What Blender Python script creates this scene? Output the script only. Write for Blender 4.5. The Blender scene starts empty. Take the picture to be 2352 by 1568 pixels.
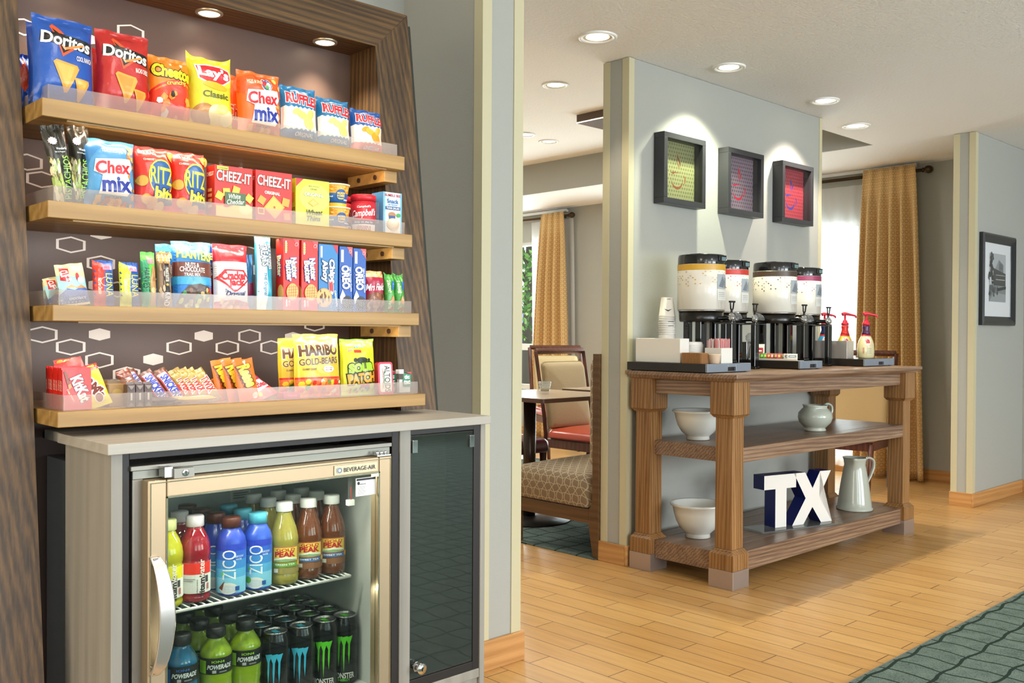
import bpy, bmesh, math, random
from mathutils import Vector, Matrix
PI = math.pi
R_ = math.radians
rnd = random.Random(7)
scene = bpy.context.scene
COL = scene.collection

# ------------------------------------------------------------------ camera, world, lights
cam_d = bpy.data.cameras.new('camera'); cam = bpy.data.objects.new('camera', cam_d); COL.objects.link(cam)
cam_d.sensor_width = 36.0; cam_d.lens = 36.0 * 2180.83 / 2352.0; cam_d.clip_start = .05; cam_d.clip_end = 200
yw, pt, rl = R_(46.34271), R_(-0.513403), R_(0.334968)
fw = Vector((math.cos(yw)*math.cos(pt), math.sin(yw)*math.cos(pt), math.sin(pt)))
r0 = Vector((math.sin(yw), -math.cos(yw), 0)); u0 = r0.cross(fw)
rt = r0*math.cos(rl) + u0*math.sin(rl); up = rt.cross(fw)
cam.matrix_world = Matrix(((rt.x, up.x, -fw.x, 0), (rt.y, up.y, -fw.y, 0), (rt.z, up.z, -fw.z, 1.12), (0, 0, 0, 1)))
scene.camera = cam
scene.view_settings.view_transform = 'Standard'; scene.view_settings.look = 'None'
scene.view_settings.exposure = 0.40; scene.view_settings.gamma = 1.0; scene.view_settings.use_curve_mapping = False
scene.cycles.max_bounces = 8; scene.cycles.diffuse_bounces = 4; scene.cycles.transparent_max_bounces = 16
scene.cycles.glossy_bounces = 4; scene.cycles.transmission_bounces = 6
scene.cycles.sample_clamp_indirect = 4.0; scene.cycles.caustics_reflective = False; scene.cycles.caustics_refractive = False
scene.cycles.use_denoising = True

world = bpy.data.worlds.new('world'); scene.world = world; world.use_nodes = True
bg = world.node_tree.nodes['Background']; bg.inputs[0].default_value = (.86, .93, 1, 1); bg.inputs[1].default_value = 1.7

def lamp(name, kind, loc, energy, color=(1, 1, 1), rot=(0, 0, 0), size=.1, size_y=None, spot=80, blend=.6, aim=None):
    d = bpy.data.lights.new(name, kind); o = bpy.data.objects.new(name, d); COL.objects.link(o)
    d.energy = energy; d.color = color; o.location = loc; o.rotation_euler = rot
    if aim is not None:
        o.rotation_euler = (Vector(aim)-Vector(loc)).to_track_quat('-Z', 'Y').to_euler()
    if kind == 'AREA':
        d.size = size
        if size_y: d.shape = 'RECTANGLE'; d.size_y = size_y
    elif kind == 'SPOT':
        d.spot_size = R_(spot); d.spot_blend = blend; d.shadow_soft_size = size
    elif kind == 'POINT': d.shadow_soft_size = size
    return o

WARM = (1, .86, .68); COOL = (.86, .94, 1)
sun = lamp('sun', 'SUN', (20, 10, 20), 3.0, (1, .95, .85), aim=None); sun.data.angle = R_(1)
sun.rotation_euler = Vector((-.55, -.18, -.95)).to_track_quat('-Z', 'Y').to_euler()
# daylight through the room's windows
lamp('daylight_right_window', 'AREA', (7.62, 4.75, 1.25), 75, COOL, (0, R_(90), 0), 1.9, 2.3)
lamp('daylight_dining_window', 'AREA', (7.62, 8.1, 1.3), 120, COOL, (0, R_(112), 0), 1.7, 1.8)
for wx, we in ((-1.2, 60), (1.8, 105), (4.8, 175)):
    lamp('daylight_lobby_window', 'AREA', (wx, -4.55, 1.45), we, (.87, .94, 1), (R_(110), 0, 0), 2.2, 2.2)
lamp('counter_downlight', 'SPOT', (1.15, 1.35, 2.42), 24, (1, .93, .82), (R_(18), 0, 0), .04, spot=75, blend=.6)
# general ceiling lighting of the lobby behind the photographer
for lx, ly in ((-1.3, -.6), (1.2, -1.6), (3.6, -1.2), (.6, .55)):
    lamp('lobby_ceiling_lamp', 'AREA', (lx, ly, 2.40), 11, (1, .94, .85), (0, 0, 0), .5)
lamp('side_fill_light', 'AREA', (-2.9, .9, 1.5), 95, (1, .90, .74), (0, R_(-105), 0), 2.0, 3.0)  # added warm fill for the faces turned left, no real fixture
for lx, ly in ((3.4, 5.6), (5.2, 4.6), (4.0, 7.2)):
    lamp('dining_ceiling_lamp', 'AREA', (lx, ly, 2.68), 34, (1, .96, .88), (0, 0, 0), .5)

# ------------------------------------------------------------------ materials
def lin(c): return c/12.92 if c <= .04045 else ((c+.055)/1.055)**2.4
def rgb(h, a=1.0):
    h = h.lstrip('#'); return tuple(lin(int(h[i:i+2], 16)/255) for i in (0, 2, 4)) + (a,)
MC = {}
def new_mat(name):
    m = bpy.data.materials.new(name); m.use_nodes = True
    return m, m.node_tree.nodes, m.node_tree.links, m.node_tree.nodes['Principled BSDF']
def M(h, rough=.5, metal=0.0, coat=0.0, spec=.5, bump=0.0, bscale=60.0, trans=0.0, sheen=0.0):
    k = (h, rough, metal, coat, spec, bump, bscale, trans, sheen)
    if k in MC: return MC[k]
    m, N, L, b = new_mat('paint_'+h.lstrip('#'))
    b.inputs['Base Color'].default_value = rgb(h); b.inputs['Roughness'].default_value = rough
    b.inputs['Metallic'].default_value = metal; b.inputs['Coat Weight'].default_value = coat
    b.inputs['Specular IOR Level'].default_value = spec; b.inputs['Transmission Weight'].default_value = trans
    b.inputs['Sheen Weight'].default_value = sheen
    tc = N.new('ShaderNodeTexCoord'); nz = N.new('ShaderNodeTexNoise'); nz.inputs['Scale'].default_value = bscale
    nz.inputs['Detail'].default_value = 3
    L.new(tc.outputs['Object'], nz.inputs['Vector'])
    mr = N.new('ShaderNodeMapRange'); mr.inputs['To Min'].default_value = max(0, rough-.04); mr.inputs['To Max'].default_value = min(1, rough+.04)
    L.new(nz.outputs['Fac'], mr.inputs['Value']); L.new(mr.outputs[0], b.inputs['Roughness'])
    if bump:
        bp = N.new('ShaderNodeBump'); bp.inputs['Strength'].default_value = bump; bp.inputs['Distance'].default_value = .01
        L.new(nz.outputs['Fac'], bp.inputs['Height']); L.new(bp.outputs[0], b.inputs['Normal'])
    MC[k] = m; return m
def foil(h): return M(h, .33, 0, .12, .5, .2, 45)
def card(h): return M(h, .42)
def wood(name, c1, c2, axis='Z', scale=1.0, rough=.45, c3=None, fine=60, bump=.08):
    """grain running along the given object axis"""
    k = ('wood', name)
    if k in MC: return MC[k]
    m, N, L, b = new_mat(name)
    tc = N.new('ShaderNodeTexCoord'); mp = N.new('ShaderNodeMapping'); L.new(tc.outputs['Object'], mp.inputs['Vector'])
    s = {'X': (.03, 1, 1), 'Y': (1, .03, 1), 'Z': (1, 1, .03)}[axis]
    mp.inputs['Scale'].default_value = tuple(v*scale for v in s)
    n1 = N.new('ShaderNodeTexNoise'); n1.inputs['Scale'].default_value = fine; n1.inputs['Detail'].default_value = 6; n1.inputs['Roughness'].default_value = .65
    n2 = N.new('ShaderNodeTexNoise'); n2.inputs['Scale'].default_value = 7; n2.inputs['Detail'].default_value = 3; n2.inputs['Distortion'].default_value = 1.2
    wv = N.new('ShaderNodeTexWave'); wv.wave_type = 'BANDS'; wv.bands_direction = 'DIAGONAL'
    wv.inputs['Scale'].default_value = 16; wv.inputs['Distortion'].default_value = 5; wv.inputs['Detail'].default_value = 3; wv.inputs['Detail Scale'].default_value = 1.4
    for n in (n1, n2, wv): L.new(mp.outputs[0], n.inputs['Vector'])
    mx = N.new('ShaderNodeMath'); mx.operation = 'MULTIPLY'; L.new(n1.outputs['Fac'], mx.inputs[0]); mx.inputs[1].default_value = .55
    m2 = N.new('ShaderNodeMath'); m2.operation = 'MULTIPLY_ADD'; L.new(wv.outputs['Fac'], m2.inputs[0]); m2.inputs[1].default_value = .2; L.new(mx.outputs[0], m2.inputs[2])
    n1.inputs['Scale'].default_value = fine*1.6
    m3 = N.new('ShaderNodeMath'); m3.operation = 'MULTIPLY_ADD'; L.new(n2.outputs['Fac'], m3.inputs[0]); m3.inputs[1].default_value = .42; L.new(m2.outputs[0], m3.inputs[2])
    cr = N.new('ShaderNodeValToRGB'); L.new(m3.outputs[0], cr.inputs['Fac'])
    cr.color_ramp.elements[0].position = .36; cr.color_ramp.elements[0].color = rgb(c1)
    cr.color_ramp.elements[1].position = .78; cr.color_ramp.elements[1].color = rgb(c2)
    if c3: e = cr.color_ramp.elements.new(.56); e.color = rgb(c3)
    L.new(cr.outputs[0], b.inputs['Base Color']); b.inputs['Roughness'].default_value = rough
    bp = N.new('ShaderNodeBump'); bp.inputs['Strength'].default_value = bump; bp.inputs['Distance'].default_value = .004
    L.new(n1.outputs['Fac'], bp.inputs['Height']); L.new(bp.outputs[0], b.inputs['Normal'])
    MC[k] = m; return m

def mathn(N, L, op, a, b=None, c=None):
    n = N.new('ShaderNodeMath'); n.operation = op
    for i, v in enumerate((a, b, c)):
        if v is None: continue
        if isinstance(v, (int, float)): n.inputs[i].default_value = v
        else: L.new(v, n.inputs[i])
    return n.outputs[0]

def floor_mat():
    m, N, L, b = new_mat('maple_plank_tile')
    tc = N.new('ShaderNodeTexCoord'); sp = N.new('ShaderNodeSeparateXYZ'); L.new(tc.outputs['Object'], sp.inputs[0])
    cb = N.new('ShaderNodeCombineXYZ')
    L.new(mathn(N, L, 'ADD', sp.outputs['Y'], .37), cb.inputs['X']); L.new(mathn(N, L, 'ADD', sp.outputs['X'], .002), cb.inputs['Y'])
    br = N.new('ShaderNodeTexBrick'); L.new(cb.outputs[0], br.inputs['Vector'])
    br.inputs['Scale'].default_value = 1; br.inputs['Brick Width'].default_value = .53; br.inputs['Row Height'].default_value = .0986
    br.inputs['Mortar Size'].default_value = .0017; br.inputs['Mortar Smooth'].default_value = .1; br.inputs['Bias'].default_value = 0
    br.inputs['Color1'].default_value = rgb('d3a668'); br.inputs['Color2'].default_value = rgb('c69659'); br.inputs['Mortar'].default_value = rgb('54402a')
    mp = N.new('ShaderNodeMapping'); mp.inputs['Scale'].default_value = (1, .08, 1); L.new(tc.outputs['Object'], mp.inputs['Vector'])
    nz = N.new('ShaderNodeTexNoise'); nz.inputs['Scale'].default_value = 45; nz.inputs['Detail'].default_value = 5; L.new(mp.outputs[0], nz.inputs['Vector'])
    mx = N.new('ShaderNodeMix'); mx.data_type = 'RGBA'; mx.blend_type = 'MULTIPLY'; mx.inputs['Factor'].default_value = .35
    cr = N.new('ShaderNodeValToRGB'); L.new(nz.outputs['Fac'], cr.inputs['Fac']); cr.color_ramp.elements[0].position = .3; cr.color_ramp.elements[0].color = (.62, .5, .38, 1); cr.color_ramp.elements[1].position = .6; cr.color_ramp.elements[1].color = (1, 1, 1, 1)
    L.new(br.outputs['Color'], mx.inputs[6]); L.new(cr.outputs[0], mx.inputs[7]); L.new(mx.outputs[2], b.inputs['Base Color'])
    b.inputs['Roughness'].default_value = .3
    bp = N.new('ShaderNodeBump'); bp.inputs['Strength'].default_value = .5; bp.inputs['Distance'].default_value = .002; bp.invert = True
    L.new(br.outputs['Fac'], bp.inputs['Height']); L.new(bp.outputs[0], b.inputs['Normal'])
    return m
def carpet_mat():
    m, N, L, b = new_mat('teal_carpet')
    tc = N.new('ShaderNodeTexCoord'); sp = N.new('ShaderNodeSeparateXYZ'); L.new(tc.outputs['Object'], sp.inputs[0])
    X, Y = sp.outputs['X'], sp.outputs['Y']
    nz = N.new('ShaderNodeTexNoise'); nz.inputs['Scale'].default_value = 9; nz.inputs['Detail'].default_value = 3; L.new(tc.outputs['Object'], nz.inputs['Vector'])
    wob = mathn(N, L, 'MULTIPLY', mathn(N, L, 'SUBTRACT', nz.outputs['Fac'], .5), .022)
    u = mathn(N, L, 'ADD', mathn(N, L, 'ADD', X, wob), mathn(N, L, 'MULTIPLY', mathn(N, L, 'SINE', mathn(N, L, 'MULTIPLY', Y, 31)), .007))
    v = mathn(N, L, 'ADD', mathn(N, L, 'ADD', Y, wob), mathn(N, L, 'MULTIPLY', mathn(N, L, 'SINE', mathn(N, L, 'MULTIPLY', X, 31)), .006))
    def line(c, per, w):
        f = mathn(N, L, 'FRACT', mathn(N, L, 'DIVIDE', c, per)); d = mathn(N, L, 'ABSOLUTE', mathn(N, L, 'SUBTRACT', f, .5))
        return mathn(N, L, 'LESS_THAN', d, w/per/2)
    fac = mathn(N, L, 'MAXIMUM', line(u, .105, .009), line(v, .15, .012))
    n2 = N.new('ShaderNodeTexNoise'); n2.inputs['Scale'].default_value = 260; n2.inputs['Detail'].default_value = 2; L.new(tc.outputs['Object'], n2.inputs['Vector'])
    n3 = N.new('ShaderNodeTexNoise'); n3.inputs['Scale'].default_value = 14; L.new(tc.outputs['Object'], n3.inputs['Vector'])
    c1 = N.new('ShaderNodeValToRGB'); c1.color_ramp.elements[0].position = .35; c1.color_ramp.elements[0].color = rgb('45544f'); c1.color_ramp.elements[1].position = .7; c1.color_ramp.elements[1].color = rgb('76857d')
    L.new(mathn(N, L, 'ADD', mathn(N, L, 'MULTIPLY', n2.outputs['Fac'], .7), mathn(N, L, 'MULTIPLY', n3.outputs['Fac'], .35)), c1.inputs['Fac'])
    mx = N.new('ShaderNodeMix'); mx.data_type = 'RGBA'; L.new(fac, mx.inputs['Factor']); L.new(c1.outputs[0], mx.inputs[6]); mx.inputs[7].default_value = rgb('28362f')
    L.new(mx.outputs[2], b.inputs['Base Color']); b.inputs['Roughness'].default_value = .95; b.inputs['Specular IOR Level'].default_value = .1
    bp = N.new('ShaderNodeBump'); bp.inputs['Strength'].default_value = .6; bp.inputs['Distance'].default_value = .004
    L.new(n2.outputs['Fac'], bp.inputs['Height']); L.new(bp.outputs[0], b.inputs['Normal'])
    return m
def plaster(name, h, sc, st):
    m, N, L, b = new_mat(name)
    b.inputs['Base Color'].default_value = rgb(h); b.inputs['Roughness'].default_value = .85; b.inputs['Specular IOR Level'].default_value = .2
    tc = N.new('ShaderNodeTexCoord'); nz = N.new('ShaderNodeTexNoise'); nz.inputs['Scale'].default_value = sc; nz.inputs['Detail'].default_value = 4
    L.new(tc.outputs['Object'], nz.inputs['Vector'])
    bp = N.new('ShaderNodeBump'); bp.inputs['Strength'].default_value = st; bp.inputs['Distance'].default_value = .006
    L.new(nz.outputs['Fac'], bp.inputs['Height']); L.new(bp.outputs[0], b.inputs['Normal'])
    return m
def ring_cloth(name, base, ring, per=.042):
    """woven cloth with a pattern of rings in its UV map (metres)"""
    m, N, L, b = new_mat(name)
    uv = N.new('ShaderNodeUVMap'); sp = N.new('ShaderNodeSeparateXYZ'); L.new(uv.outputs[0], sp.inputs[0])
    def cell(c): return mathn(N, L, 'MULTIPLY', mathn(N, L, 'SUBTRACT', mathn(N, L, 'FRACT', mathn(N, L, 'DIVIDE', c, per)), .5), per)
    a, c = cell(sp.outputs['X']), cell(sp.outputs['Y'])
    d = mathn(N, L, 'SQRT', mathn(N, L, 'ADD', mathn(N, L, 'MULTIPLY', a, a), mathn(N, L, 'MULTIPLY', c, c)))
    f = mathn(N, L, 'LESS_THAN', mathn(N, L, 'ABSOLUTE', mathn(N, L, 'SUBTRACT', d, per*.34)), per*.065)
    mx = N.new('ShaderNodeMix'); mx.data_type = 'RGBA'; L.new(f, mx.inputs['Factor']); mx.inputs[6].default_value = rgb(base); mx.inputs[7].default_value = rgb(ring)
    L.new(mx.outputs[2], b.inputs['Base Color']); b.inputs['Roughness'].default_value = .8; b.inputs['Sheen Weight'].default_value = .2
    return m
def trellis_cloth():
    m, N, L, b = new_mat('trellis_upholstery')
    tc = N.new('ShaderNodeTexCoord'); sp = N.new('ShaderNodeSeparateXYZ'); L.new(tc.outputs['Object'], sp.inputs[0])
    Z = mathn(N, L, 'ADD', sp.outputs['Z'], mathn(N, L, 'MULTIPLY', sp.outputs['X'], 1.0)); Y = sp.outputs['Y']
    out = None
    for ph in (0, PI):
        s = mathn(N, L, 'MULTIPLY', mathn(N, L, 'SINE', mathn(N, L, 'MULTIPLY_ADD', Z, 2*PI/.16, ph)), .022)
        f = mathn(N, L, 'ABSOLUTE', mathn(N, L, 'SUBTRACT', mathn(N, L, 'FRACT', mathn(N, L, 'DIVIDE', mathn(N, L, 'ADD', Y, s), .055)), .5))
        q = mathn(N, L, 'LESS_THAN', f, .05); out = q if out is None else mathn(N, L, 'MAXIMUM', out, q)
    s = mathn(N, L, 'MULTIPLY', mathn(N, L, 'SINE', mathn(N, L, 'MULTIPLY', Y, 2*PI/.055)), .003)
    f = mathn(N, L, 'ABSOLUTE', mathn(N, L, 'SUBTRACT', mathn(N, L, 'FRACT', mathn(N, L, 'DIVIDE', mathn(N, L, 'ADD', Z, s), .04)), .5))
    out = mathn(N, L, 'MAXIMUM', out, mathn(N, L, 'LESS_THAN', f, .05))
    mx = N.new('ShaderNodeMix'); mx.data_type = 'RGBA'; L.new(out, mx.inputs['Factor']); mx.inputs[6].default_value = rgb('85705a'); mx.inputs[7].default_value = rgb('b3a888')
    L.new(mx.outputs[2], b.inputs['Base Color']); b.inputs['Roughness'].default_value = .85
    return m
def glass_mat(name, tint='ffffff', ior=1.45, haze=0.0, hazecol='ffffff', rough=0.0):
    m = bpy.data.materials.new(name); m.use_nodes = True; N, L = m.node_tree.nodes, m.node_tree.links; N.clear()
    out = N.new('ShaderNodeOutputMaterial'); tr = N.new('ShaderNodeBsdfTransparent'); tr.inputs[0].default_value = rgb(tint)
    gl = N.new('ShaderNodeBsdfGlossy'); gl.inputs['Roughness'].default_value = rough
    lw = N.new('ShaderNodeLayerWeight'); lw.inputs[0].default_value = .5; f0 = ((ior-1)/(ior+1))**2
    class fr: outputs = [mathn(N, L, 'MULTIPLY_ADD', mathn(N, L, 'POWER', lw.outputs['Facing'], 5.0), 1-f0, f0)]
    base = tr.outputs[0]
    if haze:
        df = N.new('ShaderNodeBsdfDiffuse'); df.inputs[0].default_value = rgb(hazecol)
        tl = N.new('ShaderNodeBsdfTranslucent'); tl.inputs[0].default_value = rgb(hazecol)
        h = N.new('ShaderNodeMixShader'); h.inputs[0].default_value = .5; L.new(df.outputs[0], h.inputs[1]); L.new(tl.outputs[0], h.inputs[2])
        h2 = N.new('ShaderNodeMixShader'); h2.inputs[0].default_value = haze; L.new(tr.outputs[0], h2.inputs[1]); L.new(h.outputs[0], h2.inputs[2]); base = h2.outputs[0]
    mx = N.new('ShaderNodeMixShader'); L.new(fr.outputs[0], mx.inputs[0]); L.new(base, mx.inputs[1]); L.new(gl.outputs[0], mx.inputs[2])
    L.new(mx.outputs[0], out.inputs[0]); return m
def emit(h, s):
    k = ('emit', h, s)
    if k in MC: return MC[k]
    m = bpy.data.materials.new('lamp_glow'); m.use_nodes = True; N, L = m.node_tree.nodes, m.node_tree.links; N.clear()
    out = N.new('ShaderNodeOutputMaterial'); e = N.new('ShaderNodeEmission'); e.inputs[0].default_value = rgb(h); e.inputs[1].default_value = s
    L.new(e.outputs[0], out.inputs[0]); MC[k] = m; return m

WALL = plaster('sage_wallcovering', 'aaaaa2', 160, .12)
CEIL = plaster('textured_ceiling', 'f4f2ee', 70, .55)
GUARD = M('c6be9c', .5)
FLOOR = floor_mat(); CARPET = carpet_mat()
BASEW = wood('baseboard_oak', 'a8753f', 'cd9a60', 'X', 1, .4, bump=.04)
BASEWY = wood('baseboard_oak_long', 'a8753f', 'cd9a60', 'Y', 1, .4, bump=.04)
FRAMEW = wood('walnut_frame_upright', '2a1c0c', '694c28', 'Z', 2.2, .5, '48331a')
FRAMEWX = wood('walnut_frame_top', '2a1c0c', '694c28', 'X', 2.2, .5, '48331a')
SHELFW = wood('light_oak_shelf', '876431', 'ad884c', 'X', .8, .42, '9b773e', bump=.03)
TBL_X = wood('brown_oak_rail', '5e4636', 'a08468', 'X', 2.2, .33, '806450')
TBL_Z = wood('brown_oak_leg', '6b4726', 'a57c50', 'Z', 2.2, .33, '8a6238')  # warm side light put into the leg tone, more golden than the rails
TBL_Y = wood('brown_oak_cross_rail', '5e4636', 'a08468', 'Y', 2.2, .33, '806450')
DARKW = wood('dark_walnut', '2f2014', '4d3723', 'Z', 1, .4)
CHERRY = wood('cherry_chair', '3e2018', '6b3d2e', 'Z', 1, .35)
LAMIN = wood('grey_laminate', '857f74', '979186', 'Z', .8, .45, bump=.02)
LAMINX = wood('grey_worktop_laminate', 'a19a8e', 'b0a99d', 'X', .8, .4, bump=.02)
GOLD = ring_cloth('gold_ring_cloth', 'd4b17a', 'b08a50')
ALU = M('b59f80', .42, .8); STEEL = M('c8c8c6', .25, 1); CHROME = M('e0e0e0', .08, 1); BRUSH = M('8a867c', .42, .8)
BLACK = M('15120f', .35); GLOSSBLACK = M('0c0c0e', .12, 0, .5); DARKTRIM = M('1d1510', .5); WHITE = M('efede6', .4)
ACRYL = glass_mat('frosted_acrylic', 'f8f6f4', 1.3, .24, 'e8ded8', .15)
CLEAR = glass_mat('clear_plastic', 'f2f4f6', 1.45, .06)
PANE = glass_mat('door_glass', 'e2e8e4', 1.5)
SMOKE = glass_mat('smoked_glass', 'b0b8b0', 2.1, .16, '8f978e')
PICPANE = glass_mat('picture_glass', 'ffffff', 1.22)
WPANE = glass_mat('window_glass', 'f6faf8', 1.35)
SHEER = glass_mat('sheer_voile', 'ffffff', 1.02, .62, 'ffffff', .5)

# ------------------------------------------------------------------ geometry helpers
FONT = {}
def text_tris(s, bold):
    k = (s, bold)
    if k in FONT: return FONT[k]
    cu = bpy.data.curves.new('t', 'FONT'); cu.body = s; cu.size = 1; cu.offset = bold; cu.resolution_u = 3; cu.align_x = 'LEFT'
    o = bpy.data.objects.new('t', cu); COL.objects.link(o)
    dg = bpy.context.evaluated_depsgraph_get(); me = o.evaluated_get(dg).to_mesh()
    me.calc_loop_triangles(); vs = [(v.co.x, v.co.y) for v in me.vertices]
    tr = [tuple(vs[i] for i in t.vertices) for t in me.loop_triangles]
    o.evaluated_get(dg).to_mesh_clear(); bpy.data.objects.remove(o); bpy.data.curves.remove(cu)
    if not tr: tr = [((0, 0), (1, 0), (0, 1))]
    FONT[k] = tr; return tr
def bbox(tr):
    xs = [p[0] for t in tr for p in t]; ys = [p[1] for t in tr for p in t]
    return min(xs), max(xs), min(ys), max(ys)
# art primitives, all in 0..1 of a face
def T(s, cx, cy, w, h, col, rot=0, ol=None, bold=.02, ow=.06, shear=0): return ('T', s, cx, cy, w, h, col, rot, ol, bold, ow, shear)
def E(cx, cy, rx, ry, col, rot=0, n=20): return ('E', cx, cy, rx, ry, col, rot, n)
def Rr(x0, y0, x1, y1, col): return ('P', [(x0, y0), (x1, y0), (x1, y1), (x0, y1)], col)
def P(pts, col): return ('P', pts, col)
def RG(cx, cy, rx, ry, w, col, rot=0): return ('G', cx, cy, rx, ry, w, col, rot)
def chips(seed, n, x0, y0, x1, y1, s, cols):
    r = random.Random(seed); out = []
    for i in range(n):
        cx, cy = r.uniform(x0, x1), r.uniform(y0, y1); k = r.choice((4, 6, 7)); ss = s*r.uniform(.7, 1.2); a0 = r.uniform(0, 6)
        out.append(('P', [(cx+ss*r.uniform(.75, 1.1)*math.cos(a0+6.283*j/k), cy+ss*r.uniform(.6, .9)*math.sin(a0+6.283*j/k)) for j in range(k)], r.choice(cols)))
    return out

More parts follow.
